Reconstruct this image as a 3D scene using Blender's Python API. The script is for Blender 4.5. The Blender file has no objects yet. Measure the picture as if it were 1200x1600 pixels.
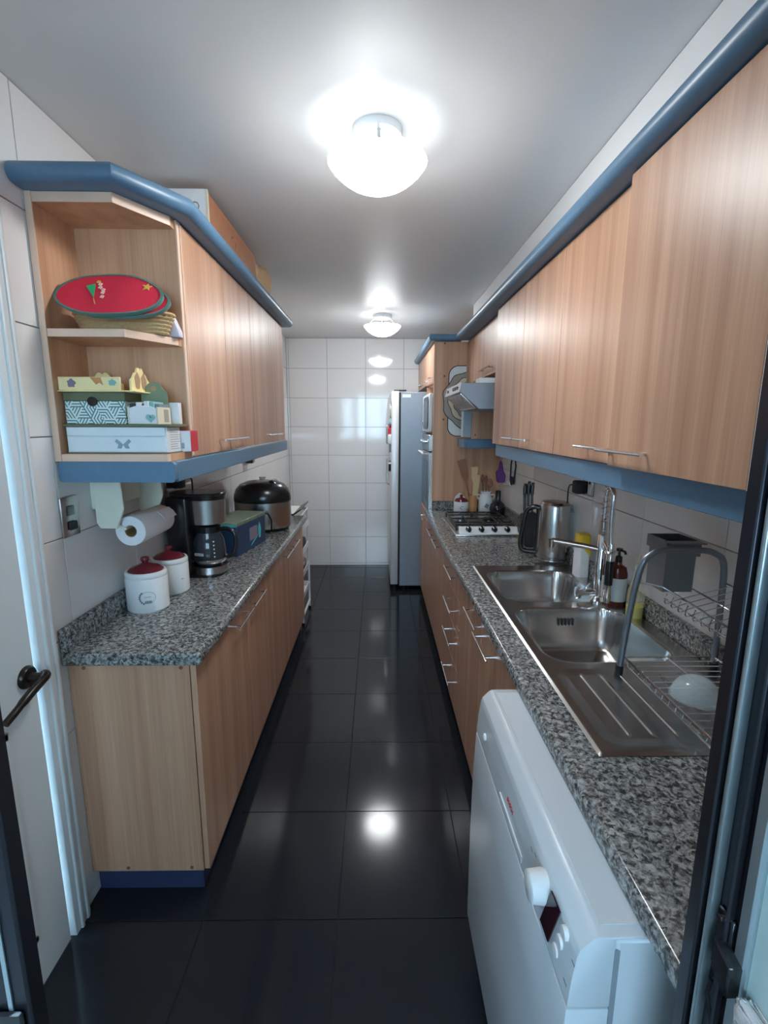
import bpy, bmesh, math, random
from mathutils import Vector, Matrix
random.seed(7)
PI = math.pi
S = bpy.context.scene
COL = S.collection

# ------------------------------------------------------------------ camera, sky, exposure
def setup_camera():
    f = 752.3; pi_, ya, ro = math.radians(10.47), math.radians(0.85), math.radians(0.23)
    cp, sp, cy, sy = math.cos(pi_), math.sin(pi_), math.cos(ya), math.sin(ya)
    fw = Vector((sy*cp, cy*cp, -sp)); r = Vector((cy, -sy, 0)); u = r.cross(fw)
    r2 = math.cos(ro)*r + math.sin(ro)*u; u2 = -math.sin(ro)*r + math.cos(ro)*u
    cd = bpy.data.cameras.new('camera'); co = bpy.data.objects.new('camera', cd); COL.objects.link(co)
    cd.sensor_fit = 'VERTICAL'; cd.sensor_height = 24; cd.lens = 24*f/1600
    cd.clip_start = 0.02; cd.clip_end = 100
    m = Matrix((r2, u2, -fw)).transposed().to_4x4(); m.translation = (0, 0, 1.571)
    co.matrix_world = m; S.camera = co
setup_camera()
w = bpy.data.worlds.new('world'); S.world = w; w.use_nodes = True
wb = w.node_tree.nodes['Background']
wb.inputs[0].default_value = (0.50, 0.77, 1.0, 1); wb.inputs[1].default_value = 10.0
S.view_settings.view_transform = 'Standard'; S.view_settings.look = 'None'
S.view_settings.gamma = 1; S.view_settings.use_curve_mapping = False
S.view_settings.exposure = 0.66
LAMP_DOME, LAMP_BULB = 32.0, 1.0

# ------------------------------------------------------------------ materials
def mat(name, col, rough=0.5, metal=0.0, spec=0.5, var=0.06, vscale=30, emit=None, trans=0, alpha=1, bump=0, coat=0):
    m = bpy.data.materials.new(name); m.use_nodes = True
    nt = m.node_tree; b = nt.nodes['Principled BSDF']
    b.inputs['Roughness'].default_value = rough; b.inputs['Metallic'].default_value = metal
    b.inputs['Specular IOR Level'].default_value = spec
    b.inputs['Transmission Weight'].default_value = trans; b.inputs['Alpha'].default_value = alpha
    b.inputs['Coat Weight'].default_value = coat
    c = (*col, 1)
    g = nt.nodes.new('ShaderNodeNewGeometry')
    n = nt.nodes.new('ShaderNodeTexNoise'); n.inputs['Scale'].default_value = vscale; n.inputs['Detail'].default_value = 4
    nt.links.new(g.outputs['Position'], n.inputs['Vector'])
    mx = nt.nodes.new('ShaderNodeMix'); mx.data_type = 'RGBA'
    mx.inputs[6].default_value = tuple(max(0, x*(1-var)) for x in col)+(1,)
    mx.inputs[7].default_value = tuple(min(1, x*(1+var)) for x in col)+(1,)
    nt.links.new(n.outputs['Fac'], mx.inputs[0]); nt.links.new(mx.outputs[2], b.inputs['Base Color'])
    if bump:
        bp = nt.nodes.new('ShaderNodeBump'); bp.inputs['Strength'].default_value = bump; bp.inputs['Distance'].default_value = 0.002
        nt.links.new(n.outputs['Fac'], bp.inputs['Height']); nt.links.new(bp.outputs[0], b.inputs['Normal'])
    if emit:
        b.inputs['Emission Color'].default_value = c; b.inputs['Emission Strength'].default_value = emit
    return m
def ramp(nt, stops, interp='LINEAR'):
    r = nt.nodes.new('ShaderNodeValToRGB'); r.color_ramp.interpolation = interp
    while len(r.color_ramp.elements) > 1: r.color_ramp.elements.remove(r.color_ramp.elements[-1])
    for i, (p, c) in enumerate(stops):
        e = r.color_ramp.elements[0] if i == 0 else r.color_ramp.elements.new(p)
        e.position = p; e.color = (*c, 1)
    return r
def wood_mat(name, dark, light, rough=0.38, grain=(16, 16, 0.35)):
    m = bpy.data.materials.new(name); m.use_nodes = True; nt = m.node_tree; b = nt.nodes['Principled BSDF']
    g = nt.nodes.new('ShaderNodeNewGeometry')
    def noise(sc, det):
        mp = nt.nodes.new('ShaderNodeMapping'); mp.inputs['Scale'].default_value = sc
        nt.links.new(g.outputs['Position'], mp.inputs['Vector'])
        n = nt.nodes.new('ShaderNodeTexNoise'); n.inputs['Scale'].default_value = 1; n.inputs['Detail'].default_value = det
        nt.links.new(mp.outputs[0], n.inputs['Vector']); return n
    a = noise(grain, 3); f = noise((grain[0]*14, grain[1]*14, grain[2]*12), 2)
    add = nt.nodes.new('ShaderNodeMath'); add.operation = 'MULTIPLY_ADD'
    nt.links.new(f.outputs['Fac'], add.inputs[0]); add.inputs[1].default_value = 0.35; nt.links.new(a.outputs['Fac'], add.inputs[2])
    r = ramp(nt, [(0.42, dark), (0.9, light)])
    nt.links.new(add.outputs[0], r.inputs[0]); nt.links.new(r.outputs[0], b.inputs['Base Color'])
    b.inputs['Roughness'].default_value = rough
    return m
def granite_mat():
    m = bpy.data.materials.new('speckled_granite'); m.use_nodes = True; nt = m.node_tree; b = nt.nodes['Principled BSDF']
    g = nt.nodes.new('ShaderNodeNewGeometry')
    n0 = nt.nodes.new('ShaderNodeTexNoise'); n0.inputs['Scale'].default_value = 55; n0.inputs['Detail'].default_value = 3
    nt.links.new(g.outputs['Position'], n0.inputs['Vector'])
    mxv = nt.nodes.new('ShaderNodeMix'); mxv.data_type = 'RGBA'; mxv.blend_type = 'ADD'; mxv.inputs[0].default_value = 0.02
    nt.links.new(g.outputs['Position'], mxv.inputs[6]); nt.links.new(n0.outputs['Color'], mxv.inputs[7])
    n1 = nt.nodes.new('ShaderNodeTexNoise'); n1.inputs['Scale'].default_value = 78; n1.inputs['Detail'].default_value = 5; n1.inputs['Roughness'].default_value = 0.7
    nt.links.new(mxv.outputs[2], n1.inputs['Vector'])
    v = nt.nodes.new('ShaderNodeTexVoronoi'); v.inputs['Scale'].default_value = 170
    nt.links.new(mxv.outputs[2], v.inputs['Vector'])
    sep = nt.nodes.new('ShaderNodeSeparateColor'); nt.links.new(v.outputs['Color'], sep.inputs[0])
    md = nt.nodes.new('ShaderNodeMath'); md.operation = 'MULTIPLY_ADD'; nt.links.new(sep.outputs[0], md.inputs[0]); md.inputs[1].default_value = 0.22
    nt.links.new(n1.outputs['Fac'], md.inputs[2])
    r = ramp(nt, [(0.48, (0.035, 0.037, 0.038)), (0.56, (0.11, 0.114, 0.113)), (0.64, (0.22, 0.225, 0.222)), (0.80, (0.43, 0.43, 0.425))])
    nt.links.new(md.outputs[0], r.inputs[0]); nt.links.new(r.outputs[0], b.inputs['Base Color'])
    b.inputs['Roughness'].default_value = 0.17
    return m
WOOD = wood_mat('beech_laminate', (0.40, 0.20, 0.12), (0.64, 0.38, 0.245))
WOODH = wood_mat('beech_laminate_shelf', (0.47, 0.24, 0.13), (0.73, 0.42, 0.255))
EDGE = mat('beech_edge_band', (0.80, 0.55, 0.41), 0.45)
GRAN = granite_mat()
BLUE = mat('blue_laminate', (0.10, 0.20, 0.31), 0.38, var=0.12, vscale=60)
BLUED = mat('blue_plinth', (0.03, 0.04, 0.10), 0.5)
TILE = mat('white_glazed_tile', (0.82, 0.80, 0.79), 0.07, var=0.02, vscale=3)
GROUT = mat('grey_grout', (0.33, 0.33, 0.33), 0.9)
FTILE = mat('black_floor_tile', (0.015, 0.0175, 0.022), 0.12, var=0.35, vscale=220, spec=0.34)
FGROUT = mat('dark_grout', (0.006, 0.006, 0.007), 0.8)
CEIL = mat('ceiling_paint', (0.84, 0.84, 0.84), 0.44, var=0.02, vscale=4, spec=0.25)
PAINT = mat('white_paint', (0.72, 0.72, 0.72), 0.5, var=0.03, vscale=5)
DOORW = mat('white_door_paint', (0.66, 0.69, 0.70), 0.4, var=0.03, vscale=6)
EXTW = mat('pale_green_plaster', (0.55, 0.68, 0.66), 0.8, bump=0.2, vscale=60)
STEEL = mat('brushed_steel', (0.52, 0.51, 0.50), 0.27, 1.0, vscale=120)
SINKM = mat('sink_steel', (0.55, 0.54, 0.53), 0.24, 1.0, vscale=90, var=0.1)
CHROME = mat('chrome', (0.80, 0.80, 0.82), 0.07, 1.0)
GREYM = mat('grey_metal', (0.22, 0.24, 0.27), 0.32, 0.8)
SILVER = mat('silver_paint', (0.74, 0.75, 0.77), 0.36, 0.25)
FRIDGE = mat('fridge_side_grey', (0.27, 0.30, 0.34), 0.38, 0.35)
WHITE = mat('white_enamel', (0.80, 0.82, 0.83), 0.25, var=0.02)
WPLAS = mat('white_plastic', (0.76, 0.77, 0.78), 0.4)
CREAM = mat('cream_plastic', (0.78, 0.78, 0.66), 0.4)
BLACK = mat('black_plastic', (0.012, 0.012, 0.014), 0.22)
BLACKM = mat('matt_black', (0.014, 0.014, 0.015), 0.6)
DGLASS = mat('dark_glass', (0.02, 0.022, 0.028), 0.04)
ALU = mat('dark_anodised_aluminium', (0.045, 0.045, 0.055), 0.3, 0.75)
ALUL = mat('bare_aluminium', (0.50, 0.58, 0.62), 0.3, 0.8)
BRONZE = mat('dark_bronze', (0.03, 0.026, 0.022), 0.3, 0.7)
BURG = mat('burgundy_glaze', (0.16, 0.018, 0.03), 0.16)
CERAM = mat('white_ceramic', (0.76, 0.78, 0.78), 0.14, var=0.02)
PAPER = mat('white_paper', (0.82, 0.83, 0.86), 0.9, bump=0.3, vscale=200)
CARDB = mat('brown_cardboard', (0.45, 0.30, 0.17), 0.85)
RED = mat('red_felt', (0.70, 0.022, 0.055), 0.9, bump=0.4, vscale=300)
GREEN = mat('green_felt', (0.02, 0.42, 0.15), 0.9)
GREYG = mat('grey_green_trim', (0.10, 0.20, 0.17), 0.85)
GOLD = mat('gold_applique', (0.75, 0.45, 0.10), 0.5)
PINK = mat('pale_pink_applique', (0.80, 0.55, 0.48), 0.8)
STRAW = mat('woven_straw', (0.55, 0.38, 0.19), 0.8, var=0.25, vscale=150)
LILAC = mat('lilac_cloth', (0.62, 0.58, 0.66), 0.9, bump=0.3)
YEL = mat('yellow_painted_wood', (0.92, 0.77, 0.40), 0.5)
OLIVE = mat('olive_paint', (0.13, 0.15, 0.085), 0.5)
SAGE = mat('sage_paint', (0.20, 0.26, 0.17), 0.5)
PALEW = mat('pale_blue_white_wood', (0.72, 0.80, 0.84), 0.5)
TEALP = mat('teal_print', (0.25, 0.50, 0.48), 0.7)
PURP = mat('purple_print', (0.22, 0.18, 0.26), 0.7)
ORNG = mat('orange_print', (0.62, 0.28, 0.10), 0.7)
BROWNP = mat('brown_print', (0.45, 0.28, 0.17), 0.7)
INK = mat('dark_ink', (0.03, 0.03, 0.04), 0.6)
INKG = mat('grey_ink', (0.22, 0.25, 0.28), 0.6)
REDC = mat('red_carton', (0.55, 0.03, 0.05), 0.45)
DWM = mat('grey_white_enamel', (0.58, 0.61, 0.64), 0.3, var=0.02)
ORBOX = mat('orange_brown_carton', (0.46, 0.20, 0.10), 0.5, var=0.15, vscale=18)
KRAFT = mat('kraft_paper', (0.62, 0.42, 0.23), 0.75, bump=0.6, vscale=40)
NAVY = mat('navy_carton', (0.018, 0.05, 0.12), 0.4)
GREENL = mat('green_lid_print', (0.18, 0.24, 0.17), 0.35, var=0.5, vscale=35)
AQUA = mat('aqua_print', (0.08, 0.55, 0.58), 0.4)
BAMB = mat('bamboo', (0.55, 0.28, 0.11), 0.5)
WSP = mat('spoon_wood', (0.30, 0.135, 0.07), 0.6, var=0.2, vscale=60)
WSPL = mat('light_spoon_wood', (0.72, 0.52, 0.28), 0.6)
WSPD = mat('dark_spoon_wood', (0.20, 0.08, 0.05), 0.6)
PURPLE = mat('purple_cloth', (0.13, 0.04, 0.22), 0.8)
DETY = mat('yellow_plastic', (0.85, 0.60, 0.04), 0.35)
AMBER = mat('amber_brown_plastic', (0.14, 0.025, 0.015), 0.18)
LABELW = mat('white_label', (0.75, 0.80, 0.80), 0.5)
YLIQ = mat('yellow_liquid', (0.62, 0.55, 0.03), 0.12)
CLEARP = mat('clear_plastic', (0.85, 0.85, 0.6), 0.06, alpha=0.28)
GLASS = mat('clear_glass', (0.7, 0.8, 0.8), 0.02, alpha=0.12)
SMOKE = mat('smoked_glass', (0.03, 0.035, 0.045), 0.05)
BOWLP = mat('frosted_plastic', (0.62, 0.74, 0.78), 0.12, alpha=0.3)
BRNZ2 = mat('copper_steel', (0.45, 0.36, 0.32), 0.25, 1.0)
TAUPE = mat('taupe_print', (0.36, 0.34, 0.29), 0.6)
CREAM2 = mat('cream_print', (0.74, 0.67, 0.52), 0.6)
GRYP = mat('pale_blue_grey_panel', (0.33, 0.42, 0.47), 0.4)
DISPM = mat('dark_red_display', (0.03, 0.006, 0.012), 0.06)
RUBBER = mat('black_rubber', (0.012, 0.012, 0.012), 0.7)
TERR = mat('low_bounce_render', (0.26, 0.28, 0.28), 0.9)  # made dark so the unseen loggia bounces less daylight
STONE = mat('rough_white_stone', (0.62, 0.60, 0.60), 0.9, bump=1.0, vscale=90, var=0.3)
PATTM = None
def lamp_mat(name, strength):
    m = bpy.data.materials.new(name); m.use_nodes = True; b = m.node_tree.nodes['Principled BSDF']
    b.inputs['Base Color'].default_value = (0.9, 0.9, 0.9, 1); b.inputs['Roughness'].default_value = 0.2
    b.inputs['Emission Color'].default_value = (0.95, 0.99, 1.0, 1); b.inputs['Emission Strength'].default_value = strength
    return m
LAMPM = lamp_mat('lit_opal_glass', LAMP_DOME)

# ------------------------------------------------------------------ helpers
LOC = {}
def BM(): return bmesh.new()
def box(bm, x0, x1, y0, y1, z0, z1, bev=0, seg=1, rot=None):
    r = bmesh.ops.create_cube(bm, size=1)
    vs = r['verts']
    M = Matrix.Translation(((x0+x1)/2, (y0+y1)/2, (z0+z1)/2)) @ Matrix.Diagonal((x1-x0, y1-y0, z1-z0, 1))
    bmesh.ops.transform(bm, matrix=M, verts=vs)
    if bev:
        es = list({e for v in vs for e in v.link_edges})
        rr = bmesh.ops.bevel(bm, geom=es, offset=bev, segments=seg, affect='EDGES', profile=0.5)
        vs = list({v for f in rr['faces'] for v in f.verts} | {v for v in vs if v.is_valid})
    if rot: bmesh.ops.transform(bm, matrix=rot, verts=vs)
    return bm
def prism(bm, pts, axis, a, b, bev=0, seg=1):
    def P(p, h):
        return {'x': (h, p[0], p[1]), 'y': (p[0], h, p[1]), 'z': (p[0], p[1], h)}[axis]
    va = [bm.verts.new(P(p, a)) for p in pts]; vb = [bm.verts.new(P(p, b)) for p in pts]
    n = len(pts); fs = [bm.faces.new(va), bm.faces.new(vb[::-1])]
    for i in range(n): fs.append(bm.faces.new((va[i], vb[i], vb[(i+1) % n], va[(i+1) % n])))
    bmesh.ops.recalc_face_normals(bm, faces=fs)
    if bev:
        es = list({e for f in fs for e in f.edges})
        bmesh.ops.bevel(bm, geom=es, offset=bev, segments=seg, affect='EDGES', profile=0.5)
    return bm
def lathe(bm, prof, c=(0, 0, 0), n=32, sx=1, sy=1, axis='z'):
    rings = []
    for r, z in prof:
        ring = []
        for i in range(n):
            a = 2*PI*i/n; p = (r*math.cos(a)*sx, r*math.sin(a)*sy, z)
            if axis == 'x': p = (p[2], p[0], p[1])
            elif axis == 'y': p = (p[0], p[2], p[1])
            ring.append(bm.verts.new((c[0]+p[0], c[1]+p[1], c[2]+p[2])))
        rings.append(ring)
    fs = []
    for a, b in zip(rings, rings[1:]):
        for i in range(n): fs.append(bm.faces.new((a[i], a[(i+1) % n], b[(i+1) % n], b[i])))
    loop_ = prof[0] == prof[-1]
    if prof[0][0] > 1e-6 and not loop_: fs.append(bm.faces.new(rings[0][::-1]))
    if prof[-1][0] > 1e-6 and not loop_: fs.append(bm.faces.new(rings[-1]))
    bmesh.ops.remove_doubles(bm, verts=[v for r in (rings[0], rings[-1]) for v in r], dist=1e-6)
    bmesh.ops.recalc_face_normals(bm, faces=[f for f in fs if f.is_valid])
    return bm
def tube(bm, pts, r, n=8, closed=False):
    P = [Vector(p) for p in pts]; N = len(P); rings = []
    up = None
    for i in range(N):
        if closed: t = P[(i+1) % N]-P[i-1]
        else: t = P[min(i+1, N-1)]-P[max(i-1, 0)]
        t.normalize()
        if up is None: up = t.orthogonal().normalized()
        else:
            up = up - t*up.dot(t)
            up = t.orthogonal().normalized() if up.length < 1e-6 else up.normalized()
        s = t.cross(up); rr = r[i] if isinstance(r, (list, tuple)) else r
        rings.append([bm.verts.new(P[i]+rr*(math.cos(2*PI*k/n)*up+math.sin(2*PI*k/n)*s)) for k in range(n)])
    fs = []
    for i in range(N if closed else N-1):
        a, b = rings[i], rings[(i+1) % N]
        for k in range(n): fs.append(bm.faces.new((a[k], a[(k+1) % n], b[(k+1) % n], b[k])))
    if not closed: fs += [bm.faces.new(rings[0][::-1]), bm.faces.new(rings[-1])]
    bmesh.ops.recalc_face_normals(bm, faces=fs)
    return bm
def curve_pts(ctrl, n=8):
    out = []; C = [Vector(c) for c in ctrl]
    for i in range(len(C)-1):
        p0, p1, p2, p3 = C[max(i-1, 0)], C[i], C[i+1], C[min(i+2, len(C)-1)]
        for k in range(n):
            t = k/n
            out.append(0.5*((2*p1)+(-p0+p2)*t+(2*p0-5*p1+4*p2-p3)*t*t+(-p0+3*p1-3*p2+p3)*t**3))
    out.append(C[-1]); return out
def link(name, me, m, parent):
    o = bpy.data.objects.new(name, me); COL.objects.link(o)
    if m and not me.materials: me.materials.append(m)
    if parent is not None:
        o.parent = parent; LOC[o.name] = LOC.get(parent.name, Vector())
    return o
def O(name, bm, m, parent=None, label=None, world=True, smooth=True):
    L = LOC.get(parent.name, Vector()) if parent is not None else Vector()
    if world and L.length > 0: bmesh.ops.translate(bm, vec=-L, verts=bm.verts)
    me = bpy.data.meshes.new(name); bm.to_mesh(me); bm.free()
    if smooth:
        me.polygons.foreach_set('use_smooth', [True]*len(me.polygons))
        me.set_sharp_from_angle(angle=math.radians(40))
    o = link(name, me, m, parent)
    if label: o['label'] = label
    return o
def T(name, label, cat, loc=(0, 0, 0), group=None, rz=0):
    o = bpy.data.objects.new(name, None); COL.objects.link(o); o.location = loc; o.rotation_euler = (0, 0, rz)
    o.empty_display_size = 0.02
    LOC[o.name] = Vector(loc); o['label'] = label; o['category'] = cat
    if group: o['group'] = group
    return o
def X(name, bm, m, label, cat, loc=None, group=None):
    """top-level thing of one mesh; verts in world coordinates, origin moved to loc"""
    if loc is not None: bmesh.ops.translate(bm, vec=-Vector(loc), verts=bm.verts)
    o = O(name, bm, m)
    if loc is not None: o.location = loc; LOC[o.name] = Vector(loc)
    o['label'] = label; o['category'] = cat
    if group: o['group'] = group
    return o
def struct(name, bm, m, parent=None, label=None):
    o = O(name, bm, m, parent, label=label)
    if parent is None: o['kind'] = 'structure'
    return o
def text(name, body, size, m, parent, M, ext=0.0004, label=None):
    cu = bpy.data.curves.new('txt', 'FONT'); cu.body = body; cu.size = size; cu.extrude = ext; cu.align_x = 'CENTER'; cu.align_y = 'CENTER'; cu.resolution_u = 2
    to = bpy.data.objects.new('txt', cu); COL.objects.link(to)
    dg = bpy.context.evaluated_depsgraph_get()
    me = bpy.data.meshes.new_from_object(to.evaluated_get(dg)); bpy.data.objects.remove(to)
    me.transform(Matrix.Translation(-LOC.get(parent.name, Vector())) @ M); me.materials.clear(); me.name = name
    return link(name, me, m, parent)
def FR(origin, right, up):
    r = Vector(right).normalized(); u = Vector(up).normalized(); n = r.cross(u)
    m = Matrix((r, u, n)).transposed().to_4x4(); m.translation = origin; return m
def flat(bm, pts, M, th=0.0006):
    """thin print from 2-D outline in the frame M"""
    va = [bm.verts.new(M @ Vector((p[0], p[1], 0))) for p in pts]; vb = [bm.verts.new(M @ Vector((p[0], p[1], th))) for p in pts]
    n = len(pts); fs = [bm.faces.new(va[::-1]), bm.faces.new(vb)]
    for i in range(n): fs.append(bm.faces.new((va[i], va[(i+1) % n], vb[(i+1) % n], vb[i])))
    bmesh.ops.recalc_face_normals(bm, faces=fs); return bm
def ell(cx, cy, rx, ry, n=20, a0=0, wob=0, k=5):
    return [(cx+rx*(1+wob*math.sin(k*t+1))*math.cos(t), cy+ry*(1+wob*math.sin(k*t))*math.sin(t)) for t in (a0+2*PI*i/n for i in range(n))]
def rrect(x0, x1, y0, y1, r, n=6):
    out = []
    for cx, cy, a in ((x1-r, y1-r, 0), (x0+r, y1-r, PI/2), (x0+r, y0+r, PI), (x1-r, y0+r, 1.5*PI)):
        out += [(cx+r*math.cos(a+PI/2*i/n), cy+r*math.sin(a+PI/2*i/n)) for i in range(n+1)]
    return out

# ------------------------------------------------------------------ dimensions (metres)
XL, XR, YB, ZC = -0.945, 0.975, 5.216, 2.435
CT = 0.89      # worktop height
YF = 0.43      # inner face of the near wall with the sliding door

# ------------------------------------------------------------------ setting
fl = struct('floor', box(BM(), -1.1, 1.1, YF-0.15, YB+0.1, -0.12, -0.004), FGROUT)
tm = {}
def tile_mesh(dx, dy, dz, m, bev=0.0012):
    k = (round(dx, 3), round(dy, 3), round(dz, 3), m.name)
    if k not in tm:
        b = box(BM(), 0, dx, 0, dy, 0, dz, bev); me = bpy.data.meshes.new('tile'); b.to_mesh(me); b.free(); me.materials.append(m); tm[k] = me
    return tm[k]
gx = [XL+0.002, -0.555, -0.125, 0.303, 0.73, XR-0.002]
gy = [YF] + [1.725+0.4367*k for k in range(-2, 8)] + [YB-0.002]
for i in range(len(gx)-1):
    for j in range(len(gy)-1):
        dx, dy = gx[i+1]-gx[i]-0.003, gy[j+1]-gy[j]-0.003
        if dx < 0.02 or dy < 0.02: continue
        o = link('floor_tile', tile_mesh(dx, dy, 0.004, FTILE, 0.0006), None, fl); o.location = (gx[i]+0.0015, gy[j]+0.0015, -0.004)
struct('ceiling', box(BM(), -1.1, 1.1, YF-0.15, YB+0.1, ZC, ZC+0.1), CEIL)
def tiles_y(wall, x0, x1, ys, zs):
    for a, b in zip(ys, ys[1:]):
        for c, d in zip(zs, zs[1:]):
            if b-a < 0.015 or d-c < 0.015: continue
            o = link('wall_tile', tile_mesh(x1-x0, b-a-0.003, d-c-0.003, TILE), None, wall); o.location = (x0, a+0.0015, c+0.0015)
# left wall with a door opening
DY0, DY1, DZ = 0.47, 1.245, 2.06
bm = box(BM(), -1.1, XL-0.006, DY1+0.07, YB+0.1, 0, ZC)
box(bm, -1.1, XL-0.006, YF-0.15, DY0-0.02, 0, ZC); box(bm, -1.1, XL-0.006, DY0-0.02, DY1+0.07, DZ+0.07, ZC)
wl = struct('wall_left', bm, GROUT)
zs = [0.0] + [0.028+0.3*k for k in range(0, 8)] + [ZC]
ysL = [DY1+0.075] + [1.425+0.42*k for k in range(0, 9)] + [YB]
tiles_y(wl, XL-0.006, XL, ysL, zs)
tiles_y(wl, XL-0.006, XL, [DY0, 0.585, 1.005, DY1+0.075], [2.136, ZC])
# right wall: only the band between worktop and cupboards shows
wr = struct('wall_right', box(BM(), XR+0.006, 1.1, YF-0.15, YB+0.1, 0, ZC), GROUT)
ysR = [0.47, 0.873] + [1.294+0.4215*k for k in range(0, 7)]
tiles_y(wr, XR, XR+0.006, ysR, [0.928, 1.228, 1.528])
wbk = struct('wall_back', box(BM(), XL-0.006, XR+0.006, YB+0.006, YB+0.1, 0, ZC), GROUT)
xsB = [XL] + [-0.522+0.4*k for k in range(-1, 4)] + [XR]
zsB = [0.0] + [0.028+0.3*k for k in range(0, 9)] + [ZC]
for a, b in zip(xsB, xsB[1:]):
    for c, d in zip(zsB, zsB[1:]):
        if b-a < 0.015 or d-c < 0.004: continue
        o = link('wall_tile', tile_mesh(b-a-0.003, 0.006, d-c-0.003, TILE), None, wbk); o.location = (a+0.0015, YB, c+0.0015)
# near wall around the sliding door (behind / beside the camera)
bm = box(BM(), 0.44, 1.1, YF-0.15, YF-0.0, 0, ZC-0.002); box(bm, -1.1, 0.44, YF-0.15, YF, 2.16, ZC-0.002); box(bm, -1.1, XL, YF-0.15, YF, 0, 2.16)
struct('wall_front', bm, PAINT)
# bulkhead above the right cupboards
struct('trim_1', box(BM(), 0.715, XR, YF, 3.78, 2.235, ZC-0.002), CEIL, label='boxed-in bulkhead between the right cupboards and the ceiling')
# added, unseen loggia behind the camera: blocks daylight except through its window band
struct('unseen_terrace_floor', box(BM(), -1.6, 1.5, -1.75, YF-0.16, -0.15, -0.03), TERR)
bm = box(BM(), -1.6, 1.5, -1.75, -1.62, -0.03, 0.98); box(bm, -1.6, 1.5, -1.75, -1.62, 2.22, 2.5); box(bm, -1.6, -0.95, -1.75, -1.62, 0.98, 2.22); box(bm, 0.5, 1.5, -1.75, -1.62, 0.98, 2.22); box(bm, -0.95, 0.5, -1.75, -1.62, 0.98, 1.2)
for x in (-0.62, -0.25, 0.12): box(bm, x, x+0.035, -1.72, -1.65, 1.2, 2.22)
struct('unseen_terrace_parapet', bm, TERR)
struct('unseen_terrace_ceiling', box(BM(), -1.75, 1.65, -1.75, YF-0.15, 2.5, 2.6), TERR)
bm = box(BM(), -1.75, -1.6, -1.75, YF-0.15, -0.03, 2.5); box(bm, 1.5, 1.65, -1.75, YF-0.15, -0.03, 2.5); struct('unseen_terrace_wall', bm, TERR)

# left door with casing and lever
d1 = struct('door_1', box(BM(), XL-0.032, XL+0.006, DY0+0.015, DY1-0.012, 0.006, DZ-0.01, 0.002), DOORW, label='white panelled door in the left wall')
for z0, z1 in ((0.16, 0.80), (1.02, 1.92)):
    bm = BM()
    for a, b, c, d in ((0.56, 1.11, z0, z0+0.025), (0.56, 1.11, z1-0.025, z1), (0.56, 0.585, z0, z1), (1.085, 1.11, z0, z1)):
        box(bm, XL+0.004, XL+0.014, a, b, c, d, 0.004)
    O('panel_moulding', bm, DOORW, d1)
bm = BM()
lathe(bm, [(0.0, 0), (0.031, 0), (0.031, 0.006), (0.026, 0.012), (0.013, 0.014), (0.012, 0.050), (0, 0.050)], (XL+0.006, 1.200, 0.898), 24, axis='x')
tube(bm, curve_pts([(XL+0.045, 1.215, 0.900), (XL+0.058, 1.200, 0.900), (XL+0.060, 1.14, 0.888), (XL+0.058, 1.09, 0.870), (XL+0.054, 1.055, 0.856)], 4), [0.012]*5+[0.0115]*6+[0.0095]*6, 10)
O('door_handle', bm, BRONZE, d1, label='dark bronze lever handle')
bm = BM()
for y0, y1 in ((DY1, DY1+0.075), (DY0-0.06, DY0)):
    box(bm, XL-0.04, XL+0.016, y0, y1, 0.0, DZ+0.07, 0.004, 2); box(bm, XL-0.0, XL+0.023, y0+0.022, y0+0.034, 0.0, DZ+0.03, 0.004, 2); box(bm, XL, XL+0.021, y0+0.052, y0+0.066, 0.0, DZ+0.05, 0.004, 2)
box(bm, XL-0.04, XL+0.016, DY0-0.06, DY1+0.075, DZ, DZ+0.07, 0.004, 2)
struct('door_casing', bm, DOORW, d1)

# sliding door: right jamb (latch side)
jx = 0.378
d2 = struct('door_2', box(BM(), jx+0.012, jx+0.05, 0.422, 0.484, 0.0, 2.16, 0.001), ALU, label='dark aluminium jamb of the sliding terrace door')
O('jamb_lip', box(BM(), jx-0.002, jx+0.012, 0.462, 0.482, 0.0, 2.16, 0.002), ALU, d2)
O('weather_strip', box(BM(), jx+0.001, jx+0.013, 0.4505, 0.4575, 0.0, 2.16, 0.002, 2), ALUL, d2, label='white brush strip')
O('jamb_rib', box(BM(), jx+0.003, jx+0.013, 0.428, 0.433, 0.0, 2.16, 0.002), ALU, d2)
bm = BM(); box(bm, jx+0.006, jx+0.014, 0.424, 0.447, 0.965, 1.042, 0.002)
prism(bm, [(0.406, 1.006), (0.432, 1.014), (0.432, 0.978), (0.406, 0.966)], 'x', jx-0.006, jx+0.01, 0.002)
st = O('strike_plate', bm, BLACK, d2, label='black latch keeper plate')
bm = BM(); lathe(bm, [(0, -0.003), (0.004, -0.003), (0.004, 0.002), (0, 0.002)], (jx+0.004, 0.437, 1.033), 12, axis='x'); O('screw', bm, CHROME, st)
bm = BM(); box(bm, jx+0.008, jx+0.0145, 0.425, 0.442, 0.86, 0.90, 0.002); tube(bm, [(jx+0.006, 0.44, 0.945), (jx+0.004, 0.441, 0.925), (jx+0.004, 0.434, 0.91), (jx+0.006, 0.43, 0.89)], 0.0025, 6); O('latch_spring', bm, ALU, d2)
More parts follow.
